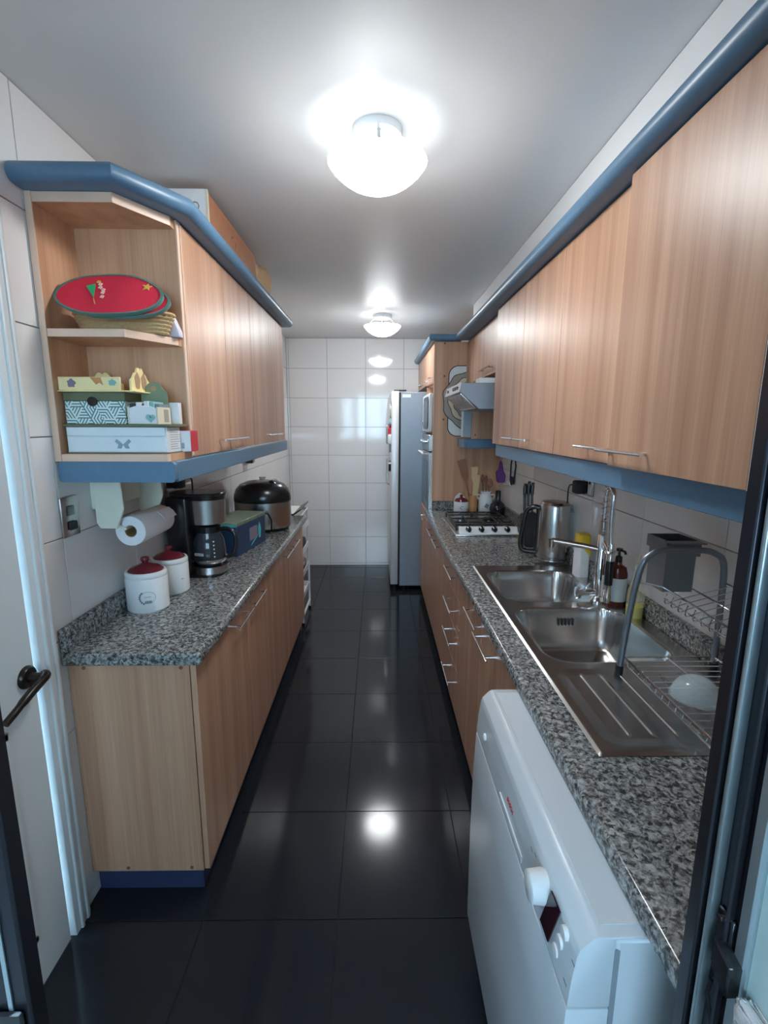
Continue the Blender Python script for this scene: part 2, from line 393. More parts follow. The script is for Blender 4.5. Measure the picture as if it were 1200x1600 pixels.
# outside reveal next to the jamb
struct('trim_2', box(BM(), jx+0.008, 0.44, 0.404, 0.4215, 0.0, 2.16, 0.003), ALUL, label='pale aluminium outer edge of the terrace door frame')
struct('trim_3', box(BM(), jx+0.014, 0.44, 0.10, 0.4035, 0.0, 2.16), EXTW, label='pale green plastered reveal outside the terrace door')
bm = BM(); box(bm, jx-0.006, jx+0.0135, 0.15, 0.396, 0.955, 0.985, 0.006, 2)
bmesh.ops.subdivide_edges(bm, edges=bm.edges[:], cuts=3, use_grid_fill=True)
for v in bm.verts: v.co += Vector((0, random.uniform(-.003, .003), random.uniform(-.004, .004)))
struct('trim_4', bm, STONE, label='rough white stone ledge outside the terrace door')
# sliding door: closed left leaf
d3 = struct('door_3', box(BM(), -0.446, -0.403, 0.452, 0.478, 0.02, 2.14, 0.003), ALU, label='dark aluminium stile of the closed left leaf of the sliding door')
bm = box(BM(), XL+0.01, XL+0.06, 0.452, 0.478, 0.02, 2.14, 0.003); box(bm, XL+0.06, -0.446, 0.452, 0.478, 0.02, 0.09, 0.003); box(bm, XL+0.06, -0.446, 0.452, 0.478, 2.07, 2.14, 0.003)
O('leaf_frame', bm, ALU, d3)
O('stile_groove', box(BM(), -0.4255, -0.4205, 0.4495, 0.4514, 0.02, 2.14), ALUL, d3, label='bright bead along the stile')
O('glazing_bead', box(BM(), -0.458, -0.4465, 0.4475, 0.4755, 0.09, 2.07, 0.003), ALUL, d3)
O('glass_pane', box(BM(), XL+0.06, -0.458, 0.462, 0.468, 0.09, 2.07), GLASS, d3)
bm = BM(); box(bm, -0.442, -0.409, 0.4455, 0.4515, 0.80, 0.90, 0.003); box(bm, -0.433, -0.418, 0.438, 0.445, 0.83, 0.87, 0.003); O('lock_case', bm, BLACK, d3)

# ------------------------------------------------------------------ ceiling lamps
def lamp(x, y, label, energy):
    t = T('ceiling_lamp', label, 'lamp', (x, y, ZC), 'round opal ceiling lamps')
    R = 0.150
    bm = BM(); lathe(bm, [(0.0, 2.434), (0.075, 2.434), (0.075, 2.412), (0.068, 2.405), (0.0, 2.405)], (x, y, 0), 32); O('base_plate', bm, WHITE, t)
    dep = 0.078; Rs = (R*R+dep*dep)/(2*dep); am = math.asin(R/Rs)
    prof = [(Rs*math.sin(q), 2.345+(Rs-dep)-Rs*math.cos(q)) for q in [am*(1-i/12) for i in range(13)]]
    bm = BM(); lathe(bm, [(R-0.001, 2.3475)]+prof[:-1]+[(0.0, 2.345-dep)], (x, y, 0), 48)
    gb = O('glass_bowl', bm, LAMPM, t, label='glowing white opal glass bowl')
    bm = BM(); lathe(bm, [(R-0.0015, 2.3478)]+[(p[0]*0.985, p[1]+0.003) for p in prof[:-1]]+[(0.0, 2.348-dep)], (x, y, 0), 48); O('glow_block_shell', bm, WHITE, gb)  # added inner shell, keeps the bowl's upward glow off the ceiling
    for k in range(3):
        bm = BM()
        a = 0.55+k*2*PI/3; cx, cy = x+(R-0.004)*math.cos(a), y+(R-0.004)*math.sin(a)
        box(bm, cx-0.006, cx+0.006, cy-0.006, cy+0.006, 2.336, 2.362, 0.003); tube(bm, [(cx, cy, 2.358), (x+0.07*math.cos(a), y+0.07*math.sin(a), 2.418)], 0.003, 6)
        O('holding_clip', bm, WHITE, t)
    ld = bpy.data.lights.new('bulb', 'POINT'); ld.energy = energy; ld.shadow_soft_size = 0.035; ld.color = (0.96, 0.99, 1.0)
    lo = bpy.data.objects.new('bulb', ld); COL.objects.link(lo); lo.parent = t; lo.location = (-0.02, 0.0, 2.368-ZC)
lamp(0.0, 1.625, 'larger-looking round opal ceiling lamp nearest the camera', LAMP_BULB)
lamp(0.042, 4.14, 'far round opal ceiling lamp near the white tiled end wall', LAMP_BULB*0.55)

# ------------------------------------------------------------------ cupboards
def bar_handle(parent, x, y, z, L, sgn, along='y'):
    """bar pull: sgn = direction away from the door along x"""
    bm = BM()
    tube(bm, [(x+sgn*0.030, y-L/2, z), (x+sgn*0.030, y+L/2, z)], 0.0045, 10)
    for q in (-0.36*L, 0.36*L): tube(bm, [(x, y+q, z), (x+sgn*0.030, y+q, z)], 0.0042, 8)
    return O('handle', bm, CHROME, parent, label='slim chrome bar handle')
def front(name, t, xf, sgn, y0, y1, z0, z1, hy=None, hz=None, hl=0.16, th=0.018, m=WOOD):
    xa, xb = sorted((xf, xf-sgn*th))
    d = O(name, box(BM(), xa, xb, y0+0.0015, y1-0.0015, z0+0.0015, z1-0.0015, 0.0012), m, t)
    if hy is not None: bar_handle(d, xf, hy, hz, hl, sgn)
    return d
def edge_strip(t, xf, sgn, y, z0, z1):
    xa, xb = sorted((xf-sgn*0.019, xf-sgn*0.003))
    O('edge_band', box(BM(), xa, xb, y-0.0016, y+0.0016, z0, z1), EDGE, t, label='pale edge band between doors')

# left base cupboards
LBX = -0.555
def base_left(y0, y1, label, doors, end=False):
    t = T('base_cabinet', label, 'cabinet', ((XL+LBX)/2, (y0+y1)/2, 0), 'left base cupboards')
    b = O('body', box(BM(), XL+0.002, LBX+0.0-0.020, y0+(0.0 if end else 0.001), y1-0.001, 0.10, 0.849), WOOD, t)
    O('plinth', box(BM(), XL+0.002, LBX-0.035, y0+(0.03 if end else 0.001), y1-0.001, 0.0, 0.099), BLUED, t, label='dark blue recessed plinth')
    for a, c, h in doors: front('door', t, LBX, 1, a, c, 0.103, 0.845, h, 0.79, 0.215)
    if end:
        for q, (x, z) in enumerate(((XL+0.05, 0.832), (LBX-0.045, 0.832), (XL+0.12, 0.112), (LBX-0.06, 0.112))):
            bm = BM(); lathe(bm, [(0, -0.0012), (0.006, -0.0012), (0.006, 0.001), (0, 0.001)], (x, y0, z), 12, axis='y'); O('screw_cap', bm, WSPD, t)
    return t
base_left(1.372, 2.455, 'wooden base cupboard under the canisters, nearest the white door', [(1.372, 1.955, 1.845), (1.955, 2.455, 2.085)], True)
base_left(2.455, 3.51, 'wooden base cupboard at the far end of the left run, beside the white trolley', [(2.455, 2.96, 2.835), (2.96, 3.51, 3.075)])
# left worktop
bm = BM()
prism(bm, [(XL+0.002, 0.851), (XL+0.002, CT), (LBX+0.016, CT), (LBX+0.028, CT-0.008), (LBX+0.028, 0.859), (LBX+0.018, 0.851)], 'y', 1.345, 3.545, 0.006, 3)
wk = X('worktop', bm, GRAN, 'grey speckled granite worktop on the left, carrying canisters and coffee maker', 'worktop', (-0.75, 2.5, 0.85))
X('backsplash', box(BM(), XL+0.001, XL+0.021, 1.347, 3.545, CT+0.0003, 0.965, 0.004, 2), GRAN, 'granite upstand strip along the tiled wall behind the canisters', 'backsplash', (XL+0.01, 2.5, CT))

# left wall cupboards
LUX, UZ0, UZ1 = -0.61, 1.462, 2.176
def wall_left(y0, y1, label, doors):
    t = T('wall_cabinet', label, 'cabinet', ((XL+LUX)/2, (y0+y1)/2, UZ0), 'left wall cupboards')
    O('body', box(BM(), XL+0.002, LUX-0.020, y0+0.001, y1-0.001, UZ0, UZ1), WOODH, t)
    for a, c, h in doors: front('door', t, LUX, 1, a, c, UZ0-0.004, UZ1-0.002, h, 1.505, 0.17)
    edge_strip(t, LUX, 1, y0+0.0022 if y0 < 2 else y0+0.001, UZ0, UZ1)
    return t
c1 = wall_left(1.632, 2.44, 'wooden wall cupboard beside the open shelves, under the orange-brown box', [(1.636, 2.036, 1.955), (2.036, 2.44, 2.125)])
wall_left(2.44, 3.25, 'wooden wall cupboard at the far end of the left wall, above the multicooker', [(2.44, 2.842, 2.765), (2.842, 3.25, 2.92)])
O('door_edge', box(BM(), LUX-0.0178, LUX-0.0012, 1.6325, 1.637, UZ0-0.002, UZ1-0.004), EDGE, c1, label='pale edge of the first door')
# open corner shelf unit
t = T('corner_shelf', 'open wooden corner shelf unit under the blue cornice, holding basket and boxes', 'shelf', (-0.78, 1.53, UZ0))
O('back_panel', box(BM(), XL+0.002, XL+0.020, 1.432, 1.631, UZ0-0.006, UZ1), WOODH, t)
O('back_edge', box(BM(), XL+0.002, XL+0.020, 1.4285, 1.4319, UZ0-0.006, UZ1), EDGE, t)
O('side_panel', box(BM(), XL+0.020, LUX-0.008, 1.613, 1.631, UZ0, UZ1), WOODH, t)
O('side_edge', box(BM(), LUX-0.008, LUX-0.004, 1.613, 1.631, UZ0, UZ1), EDGE, t)
def sh(z0, z1, pts, name):
    d = O(name, prism(BM(), pts, 'z', z0, z1), WOODH, t)
    bm = BM(); e = pts[1:-1]
    for p, q in zip(e, e[1:]):
        v = Vector((q[0]-p[0], q[1]-p[1])); n = Vector((v.y, -v.x)).normalized()*0.0012
        prism(bm, [(p[0], p[1]), (p[0]+n.x, p[1]+n.y), (q[0]+n.x, q[1]+n.y), (q[0], q[1])], 'z', z0+0.0005, z1-0.0005)
    O('edge_band', bm, EDGE, d)
XB = XL+0.0205
cham = [(XB, 1.6125), (XB, 1.432), (-0.712, 1.432), (-0.622, 1.585), (-0.622, 1.6125)]
sh(2.150, UZ1, cham, 'top_board'); sh(1.806, 1.828, cham, 'middle_shelf')
sh(UZ0-0.006, UZ0+0.016, [(XB, 1.6125), (XB, 1.432), (-0.618, 1.432), (-0.612, 1.444), (-0.612, 1.6125)], 'bottom_board')
# left cornice (blue bull-nosed board following the unit) and blue light valance
def sweep_trim(bm, path, prof):
    """sweep a (offset outward, z) profile along a plan path with mitred corners; outward = right-hand side of travel"""
    P = [Vector(p) for p in path]; rings = []
    for i, p in enumerate(P):
        d0 = (P[i]-P[i-1]).normalized() if i else (P[1]-P[0]).normalized()
        d1 = (P[i+1]-P[i]).normalized() if i < len(P)-1 else d0
        n0, n1 = Vector((d0.y, -d0.x)), Vector((d1.y, -d1.x)); m = (n0+n1); m = m/ (m.dot(n0))
        rings.append([bm.verts.new((p.x+m.x*o, p.y+m.y*o, z)) for o, z in prof])
    k = len(prof); fs = []
    for a, b in zip(rings, rings[1:]):
        for j in range(k): fs.append(bm.faces.new((a[j], a[(j+1) % k], b[(j+1) % k], b[j])))
    fs += [bm.faces.new(rings[0]), bm.faces.new(rings[-1][::-1])]
    bmesh.ops.recalc_face_normals(bm, faces=fs); return bm
def cornice_prof(z0, z1, dep, inn):
    h = z1-z0; r = h/2
    return [(-inn, z0), (dep-r, z0)]+[(dep-r+r*math.cos(a), z0+r+r*math.sin(a)) for a in [-PI/2+PI*i/8 for i in range(1, 8)]]+[(dep-r, z1), (-inn, z1)]
bm = sweep_trim(BM(), [(XL+0.003, 1.432), (-0.712, 1.432), (LUX, 1.60), (LUX, 3.29)], cornice_prof(UZ1+0.001, UZ1+0.052, 0.064, 0.10))
X('cornice', bm, BLUE, 'blue bull-nosed cornice board along the top of the left cupboards', 'trim', (-0.7, 2.3, UZ1))
VZ = 1.394
bm = BM(); prism(bm, rrect(XL+0.004, -0.598, VZ, UZ0-0.0065, 0.012, 3), 'y', 1.434, 1.452)
box(bm, -0.616, -0.598, 1.4525, 3.255, VZ, UZ0-0.0065, 0.002)
box(bm, -0.635, -0.6165, 1.4525, 1.60, UZ0-0.03, UZ0-0.0065)
X('valance', bm, BLUE, 'blue valance board under the left wall cupboards, above the paper towel', 'trim', (-0.7, 2.3, VZ))
bm = box(BM(), XL+0.004, XL+0.016, 1.66, 3.24, 1.395, 1.425, 0.004); X('tile_highlight', bm, CREAM, 'thin pale strip painted in for a highlight on the tiled wall under the left wall cupboards', 'highlight', (XL+0.01, 2.4, 1.40))  # pale strip put in for the highlight along the tiles

# ------------------------------------------------------------------ right run
RBX = 0.405
def base_right(y0, y1, label, fronts):
    t = T('base_cabinet', label, 'cabinet', ((XR+RBX)/2, (y0+y1)/2, 0), 'right base cupboards')
    b = O('body', box(BM(), RBX+0.019, XR-0.003, y0+0.001, y1-0.001, 0.08, 0.70 if y0 < 2.2 else 0.849), WOOD, t)
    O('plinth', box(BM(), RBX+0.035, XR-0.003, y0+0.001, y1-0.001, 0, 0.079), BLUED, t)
    for f in fronts: front(f[0], t, RBX, -1, *f[1:])
    return t
t = base_right(3.25, 3.795, 'wooden base door nearest the oven tower on the right', [('door', 3.25, 3.795, 0.085, 0.845, 3.41, 0.79, 0.25)])
edge_strip(t, RBX, -1, 3.2505, 0.09, 0.84)
base_right(2.70, 3.249, 'wooden base door under the near half of the gas hob', [('door', 2.70, 3.249, 0.085, 0.845, 3.07, 0.79, 0.25)])
base_right(2.235, 2.699, 'wooden four-drawer unit between hob and sink', [
    ('drawer', 2.235, 2.699, 0.70, 0.845, 2.455, 0.79, 0.26), ('drawer', 2.235, 2.699, 0.52, 0.70, 2.455, 0.61, 0.26),
    ('drawer', 2.235, 2.699, 0.33, 0.52, 2.455, 0.43, 0.26), ('drawer', 2.235, 2.699, 0.085, 0.33, 2.455, 0.21, 0.26)])
base_right(1.225, 2.234, 'wooden two-door cupboard under the sink beside the white dishwasher', [('door', 1.745, 2.234, 0.085, 0.845, 1.845, 0.79, 0.235), ('door', 1.225, 1.745, 0.085, 0.845, 1.645, 0.765, 0.24)])
# worktop with sink cut-out
SX0, SX1, SY0, SY1 = 0.462, 0.950, 0.885, 2.245
hx0, hx1, hy0, hy1 = 0.49, 0.90, 1.25, 2.18
bm = BM()
prof = [(hx0, 0.851), (hx0, CT), (RBX-0.012, CT), (RBX-0.0165, CT-0.0015), (RBX-0.020, CT-0.005), (RBX-0.022, CT-0.011), (RBX-0.022, 0.858), (RBX-0.012, 0.851)]
prism(bm, prof, 'y', 0.487, 3.798)
box(bm, hx1, XR-0.001, 0.487, 3.798, 0.851, CT); box(bm, hx0, hx1, 0.487, hy0, 0.851, CT); box(bm, hx0, hx1, hy1, 3.798, 0.851, CT)
bmesh.ops.remove_doubles(bm, verts=bm.verts, dist=1e-6)
wk2 = X('worktop', bm, GRAN, 'grey speckled granite worktop on the right, with steel sink and hob', 'worktop', (0.7, 2.0, 0.85))
X('backsplash', box(BM(), XR-0.024, XR-0.001, 0.487, 3.798, CT+0.0003, 0.962, 0.003), GRAN, 'granite upstand strip along the right tiles behind sink and kettle', 'backsplash', (XR-0.01, 2.0, CT))
X('backsplash', box(BM(), 0.437, XR-0.025, 3.778, 3.798, CT+0.0003, 0.962, 0.003), GRAN, 'short granite upstand against the oven tower behind the lidded jar', 'backsplash', (0.7, 3.79, CT))

# wall cupboards right
RUX = 0.65
def wall_right(y0, y1, label, doors, xf=RUX, z0=UZ0, z1=UZ1, hz=1.502, hl=0.2):
    t = T('wall_cabinet', label, 'cabinet', ((XR+xf)/2, (y0+y1)/2, z0), 'right wall cupboards')
    O('body', box(BM(), xf+0.020, XR-0.002, y0+0.001, y1-0.001, z0, z1), WOOD, t)
    for i, (a, c, h) in enumerate(doors):
        front('door', t, xf-(0.024 if (a < 1) else 0), -1, a, c, z0-0.003, z1-0.002, h, hz, hl, th=0.018)
    return t
t = wall_right(0.80, 1.782, 'largest wooden wall cupboard on the right, above the dish rack, its near door slightly proud', [(1.305, 1.782, 1.405), (0.80, 1.305, 1.20)], hl=0.23)
O('door_edge', box(BM(), RUX-0.0235, RUX-0.0065, 0.7975, 0.8012, UZ0-0.002, UZ1-0.004), WPLAS, t, label='white edge of the near door')
edge_strip(t, RUX, -1, 1.781, UZ0, UZ1)
t = wall_right(1.783, 2.735, 'wooden wall cupboard on the right between hood and largest cupboard', [(2.232, 2.735, 2.315), (1.783, 2.232, 2.14)])
edge_strip(t, RUX, -1, 2.232, UZ0, UZ1)
t = T('wall_cabinet', 'short wooden wall cupboard with flap door above the extractor hood', 'cabinet', (0.82, 3.2, 1.87), 'right wall cupboards')
O('body', box(BM(), 0.700, XR-0.002, 2.737, 3.796, 1.865, UZ1), WOOD, t)
d = O('door', box(BM(), 0.681, 0.699, 2.738, 3.455, 1.862, UZ1-0.002, 0.001), WOOD, t); bar_handle(d, 0.681, 3.05, 1.90, 0.30, -1)
O('door', box(BM(), 0.681, 0.699, 3.458, 3.796, 1.862, UZ1-0.002, 0.001), WOOD, t)
t = T('wall_cabinet', 'narrow wooden wall cupboard squeezed between hood and oven tower', 'cabinet', (0.81, 3.6, UZ0), 'right wall cupboards')
O('body', box(BM(), 0.672, XR-0.002, 3.47, 3.77, UZ0, 1.862), WOOD, t)
O('door', box(BM(), 0.612, 0.671, 3.468, 3.56, UZ0+0.01, 1.72, 0.003), GRYP, t, label='pale blue-grey metal front filler')
bm = BM(); lathe(bm, [(0, -0.001), (0.006, -0.001), (0.006, 0.001), (0, 0.001)], (0.70, 3.468, 1.49), 10, axis='y'); O('screw_cap', bm, WSPD, t)
bm = sweep_trim(BM(), [(0.62, 3.80), (0.62, 3.49), (0.66, 3.455), (XR-0.005, 3.455)][::-1], [(0, 1.394), (0, UZ0-0.003), (-0.016, UZ0-0.003), (-0.016, 1.394)]) if False else BM()
box(bm, 0.645, XR-0.004, 3.462, 3.478, 1.396, UZ0-0.003, 0.002); prism(bm, [(0.645, 3.462), (0.625, 3.482), (0.625, 3.775), (0.643, 3.775), (0.643, 3.49), (0.652, 3.478)], 'z', 1.396, UZ0-0.003)
X('valance', bm, BLUE, 'short blue valance under the narrow cupboard below the hood', 'trim', (0.7, 3.6, 1.396))
bm = box(BM(), RUX+0.012, RUX+0.028, 0.80, 2.70, VZ, UZ0-0.004, 0.002); box(bm, RUX+0.03, XR-0.004, 2.684, 2.70, VZ, UZ0-0.004, 0.002)
X('valance', bm, BLUE, 'long blue valance under the right wall cupboards, above sink and kettle', 'trim', (0.66, 1.8, VZ))
bm = sweep_trim(BM(), [(XR-0.01, 0.80), (0.632, 0.80), (0.632, 3.76)][::-1] if False else [(0.632, 3.735), (0.632, 0.55)], cornice_prof(UZ1+0.001, UZ1+0.052, 0.048, 0.085))
X('cornice', bm, BLUE, 'blue bull-nosed cornice board along the top of the right wall cupboards', 'trim', (0.63, 2.0, UZ1))

# oven tower
TX, TY0, TY1 = 0.437, 3.80, 4.355
t = T('oven_tower', 'tall wooden oven tower cupboard between gas hob and fridge', 'cabinet', (0.7, 4.08, 0.0))
O('side_panel', box(BM(), TX, XR-0.003, TY0, TY0+0.018, 0.10, UZ1), WOODH, t)
O('panel_edge', box(BM(), TX-0.003, TX, TY0, TY0+0.018, 0.965, UZ1), EDGE, t)
bm = box(BM(), TX+0.02, XR-0.003, TY0+0.019, TY1, 0.10, 0.888); box(bm, TX+0.02, XR-0.003, TY0+0.019, TY1, 1.875, UZ1); box(bm, 0.93, XR-0.003, TY0+0.019, TY1, 0.93, 1.875); box(bm, TX+0.0, 0.93, TY1-0.018, TY1, 0.93, 1.875); box(bm, TX+0.02, 0.93, TY0+0.019, TY1-0.018, 1.482, 1.4995)
O('body', bm, WOOD, t)
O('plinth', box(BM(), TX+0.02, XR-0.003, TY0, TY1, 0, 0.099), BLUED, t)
d = front('door', t, RBX, -1, TY0, TY1, 0.085, 0.86, 3.98, 0.79, 0.30)
front('door', t, TX-0.003, -1, TY0+0.002, 4.08, 1.885, UZ1, 3.94, 1.92, 0.14); front('door', t, TX-0.003, -1, 4.083, TY1, 1.885, UZ1, 4.21, 1.92, 0.14)
tf = T('wall_cabinet', 'wooden cupboard above the fridge, between oven tower and end wall', 'cabinet', (0.7, 4.78, 1.90), 'right wall cupboards')
O('body', box(BM(), TX+0.017, XR-0.003, TY1+0.002, YB-0.004, 1.90, UZ1), WOOD, tf)
front('door', tf, TX-0.003, -1, TY1+0.003, 4.78, 1.895, UZ1, 4.70, 1.925, 0.14); front('door', tf, TX-0.003, -1, 4.783, YB-0.006, 1.895, UZ1, 4.87, 1.925, 0.14)
for x, z in ((TX+0.075, 2.165), (TX+0.078, 1.925), (TX+0.078, 1.60)):
    bm = BM(); lathe(bm, [(0, -0.002), (0.008, -0.002), (0.008, 0.001), (0, 0.001)], (x, TY0, z), 12, axis='y'); O('screw_cap', bm, WSPD, t)
bm = sweep_trim(BM(), [(TX, YB-0.004), (TX, TY0), (0.63, TY0)], cornice_prof(UZ1+0.001, UZ1+0.052, 0.05, 0.0+0.08))
X('cornice', bm, BLUE, 'short blue-grey cornice wrapping the top of the oven tower', 'trim', (0.5, 4.0, UZ1))
# built-in oven and microwave
ov = T('oven', 'steel built-in oven below the microwave in the tall tower', 'oven', (0.6, 4.08, 0.94))
O('body', box(BM(), TX+0.01, 0.92, TY0+0.022, TY1-0.02, 0.890, 1.48), GREYM, ov)
O('oven_door', box(BM(), TX-0.028, TX+0.009, TY0+0.016, TY1-0.004, 0.868, 1.345, 0.004), STEEL, ov)
O('door_glass', box(BM(), TX-0.0295, TX-0.0275, TY0+0.09, TY1-0.08, 0.94, 1.27), DGLASS, ov)
O('control_panel', box(BM(), TX-0.032, TX+0.009, TY0+0.016, TY1-0.004, 1.352, 1.48, 0.004), STEEL, ov)
bm = BM(); tube(bm, [(TX-0.066, TY0+0.06, 1.33), (TX-0.066, TY1-0.05, 1.33)], 0.009, 10)
for y in (TY0+0.09, TY1-0.08): tube(bm, [(TX-0.066, y, 1.33), (TX-0.028, y, 1.325)], 0.007, 8)
O('oven_handle', bm, WPLAS, ov)
for k in range(4):
    bm = BM(); lathe(bm, [(0, 0.0), (0.018, 0.0), (0.016, -0.026), (0, -0.028)], (TX-0.032, TY0+0.12+0.11*k, 1.425), 16, axis='x'); O('knob', bm, CHROME, ov)
mw = T('microwave', 'white microwave oven with black window frame in the tall tower', 'microwave', (0.6, 4.08, 1.50))
O('body', box(BM(), TX-0.004, 0.90, TY0+0.025, TY1-0.025, 1.502, 1.80, 0.004), WHITE, mw)
O('front_door', box(BM(), TX-0.034, TX-0.005, TY0+0.022, TY1-0.022, 1.502, 1.80, 0.006), WHITE, mw)
bm = BM(); prism(bm, rrect(TY0+0.05, TY1-0.15, 1.525, 1.778, 0.05), 'x', TX-0.040, TX-0.035); O('window_frame', bm, BLACK, mw)
bm = BM(); prism(bm, rrect(TY0+0.075, TY1-0.175, 1.552, 1.752, 0.035), 'x', TX-0.042, TX-0.0405); O('window', bm, GREYM, mw)
O('door_button', box(BM(), TX-0.045, TX-0.035, TY1-0.11, TY1-0.05, 1.55, 1.59, 0.003), CHROME, mw)

# fridge
t = T('fridge', 'tall silver fridge with magnets on its door, standing by the end wall', 'fridge', (0.5, 4.68, 0.0))
FY0, FY1 = 4.385, 5.0
O('body', box(BM(), 0.212, 0.86, FY0, FY1, 0.045, 1.842, 0.004), FRIDGE, t)
O('fridge_door', box(BM(), 0.128, 0.196, FY0-0.006, FY1, 0.06, 1.85, 0.006, 2), SILVER, t)
O('door_gasket', box(BM(), 0.1965, 0.2115, FY0+0.004, FY1-0.004, 0.06, 1.84), RUBBER, t)
O('hinge_cover', box(BM(), 0.15, 0.26, FY0+0.005, FY0+0.06, 1.8505, 1.862, 0.003), BLACK, t)
bm = BM()
for z0, z1 in ((1.36, 1.56), (0.95, 1.22)):
    tube(bm, [(0.127, FY1-0.06, z0), (0.100, FY1-0.06, z0+0.01), (0.100, FY1-0.06, z1-0.01), (0.127, FY1-0.06, z1)], 0.008, 8)
O('door_handle', bm, CHROME, t)
O('rating_sticker', box(BM(), 0.225, 0.30, FY0-0.0008, FY0+0.001, 1.795, 1.822), LABELW, t)
bm = BM()
for x in (0.17, 0.26, 0.80): lathe(bm, [(0, 0), (0.016, 0), (0.016, 0.045), (0, 0.045)], (x, FY0+0.06, 0), 12)
O('foot', bm, BLACK, t)
mags = [(4.40, 1.78, .05, .06, INKG, 'grey photo magnet topmost near the hinge edge of the silver fridge door'), (4.47, 1.74, .06, .07, WPLAS, 'white note magnet near the top of the silver fridge door'),
 (4.41, 1.70, .05, .08, TAUPE, 'taupe magnet below the grey photo on the fridge door edge'), (4.52, 1.69, .06, .06, BROWNP, 'brown round magnet upper middle of the fridge door'),
 (4.42, 1.62, .07, .07, GREYM, 'dark grey magnet at eye level on the fridge door edge'), (4.50, 1.60, .05, .08, CREAM2, 'cream magnet beside the dark grey one on the fridge door'),
 (4.43, 1.545, .06, .085, REDC, 'red magnet sticking out at eye level on the fridge door'), (4.53, 1.53, .06, .06, TEALP, 'teal round magnet right of the red one on the fridge door'),
 (4.40, 1.47, .06, .09, WPLAS, 'crumpled white paper magnet below the red one on the fridge door'), (4.48, 1.44, .07, .06, PURP, 'purple-grey magnet in the middle of the fridge door'),
 (4.41, 1.38, .05, .07, INKG, 'second grey magnet just above the fridge door split'), (4.50, 1.36, .06, .05, BLACK, 'black magnet just above the fridge door split'),
 (4.42, 1.23, .05, .10, BLACK, 'long black magnet just below the fridge door split'), (4.50, 1.18, .05, .06, TAUPE, 'lowest taupe magnet on the fridge door')]
for k, (y, z, a, b, m, lb) in enumerate(mags):
    th = (0.006, 0.010, 0.014, 0.008, 0.020, 0.009, 0.030, 0.012, 0.026, 0.012, 0.018, 0.008, 0.022, 0.01)[k]
    bm = BM(); prism(bm, ell(y+a/2, z-b/2, a/2, b/2, 14, wob=0.1) if k % 3 == 0 else rrect(y, y+a, z-b, z, 0.008, 3), 'x', 0.1275-th, 0.1279)
    X('fridge_magnet', bm, m, lb, 'magnet', (0.1275, y, z-b/2), 'magnets on the fridge door')

# extractor hood
t = T('extractor_hood', 'grey extractor hood with slanted filter above the gas hob', 'hood', (0.73, 3.13, 1.65))
HY0, HY1 = 2.86, 3.43
O('body', prism(BM(), [(0.968, 1.802), (0.486, 1.802), (0.478, 1.752), (0.592, 1.652), (0.968, 1.652)], 'y', HY0, HY1, 0.003), FRIDGE, t)
O('control_panel', prism(BM(), [(0.4865, 1.803), (0.482, 1.803), (0.470, 1.748), (0.4765, 1.748)], 'y', HY0+0.002, HY1-0.002), STEEL, t)
sl = Vector((0.592-0.478, 0, 1.652-1.752)).normalized(); nn = Vector((-sl.z, 0, sl.x)); nn = nn if nn.z < 0 else -nn
F = FR(Vector((0.478, HY0, 1.752)), (0, 1, 0), sl)
bm = BM(); flat(bm, rrect(0.02, HY1-HY0-0.02, 0.012, 0.14, 0.006, 2), F, -0.004 if F.to_3x3() @ Vector((0, 0, 1)) @ nn < 0 else 0.004)
sg = -1 if (F.to_3x3() @ Vector((0, 0, 1))).dot(nn) < 0 else 1
O('filter_frame', bm, STEEL, t)
bm = BM()
for k in range(14):
    a = 0.035+k*(HY1-HY0-0.075)/13
    flat(bm, [(a-0.006, 0.022), (a+0.006, 0.022), (a+0.006, 0.13), (a-0.006, 0.13)], FR(Vector((0.478, HY0, 1.752))+nn*0.0041, (0, 1, 0), sl), sg*0.003)
O('filter_grille', bm, BRNZ2, t)
for k, y in enumerate((2.93, 2.99, 3.02, 3.05, 3.08, 3.30)):
    O('switch', box(BM(), 0.470, 0.4765, y, y+(0.02 if k else 0.035), 1.768, 1.786, 0.001), BLACK, t)
bm = box(BM(), 0.60, 0.72, 2.90, 3.02, 1.8025, 1.835, 0.003); X('small_box', bm, WPLAS, 'small white box lying on top of the extractor hood', 'box', (0.65, 2.95, 1.8025))

# hanging mats on the oven tower side
ty = TY0-0.0005
t = T('placemat', 'white rounded rectangular placemat with dark rim hanging on the tower side', 'placemat', (0.73, ty, 1.47))
FM = FR(Vector((0.72, ty, 1.737)), (1, 0, 0), (0, 0, 1))
O('rim', flat(BM(), rrect(-0.175, 0.175, -0.268, 0.268, 0.075, 8), FM, 0.003), INK, t)
O('face', flat(BM(), rrect(-0.168, 0.168, -0.261, 0.261, 0.069, 8), FR(Vector((0.72, ty-0.0031, 1.737)), (1, 0, 0), (0, 0, 1)), 0.002), WPLAS, t)
O('inner_line', flat(BM(), rrect(-0.150, 0.150, -0.244, 0.244, 0.055, 8), FR(Vector((0.72, ty-0.0052, 1.737)), (1, 0, 0), (0, 0, 1)), 0.001), LABELW, t)
t = T('wavy_placemat', 'wavy oval placemat with taupe and cream rings behind the hood', 'placemat', (0.72, ty-0.007, 1.55))
cx, cz = 0.735, 1.745
for i, (rx, rz, m) in enumerate(((0.232, 0.225, INK), (0.226, 0.219, TAUPE), (0.188, 0.180, INK), (0.183, 0.175, CREAM2), (0.150, 0.148, INK), (0.146, 0.144, TAUPE), (0.112, 0.11, INK), (0.107, 0.105, CREAM2))):
    bm = BM(); flat(bm, ell(cx, cz, rx, rz, 64, wob=0.035, k=9+i//2), FR(Vector((0, ty-0.0067-0.0012*i, 0)), (1, 0, 0), (0, 0, 1)), 0.0011)
    O('ring', bm, m, t)

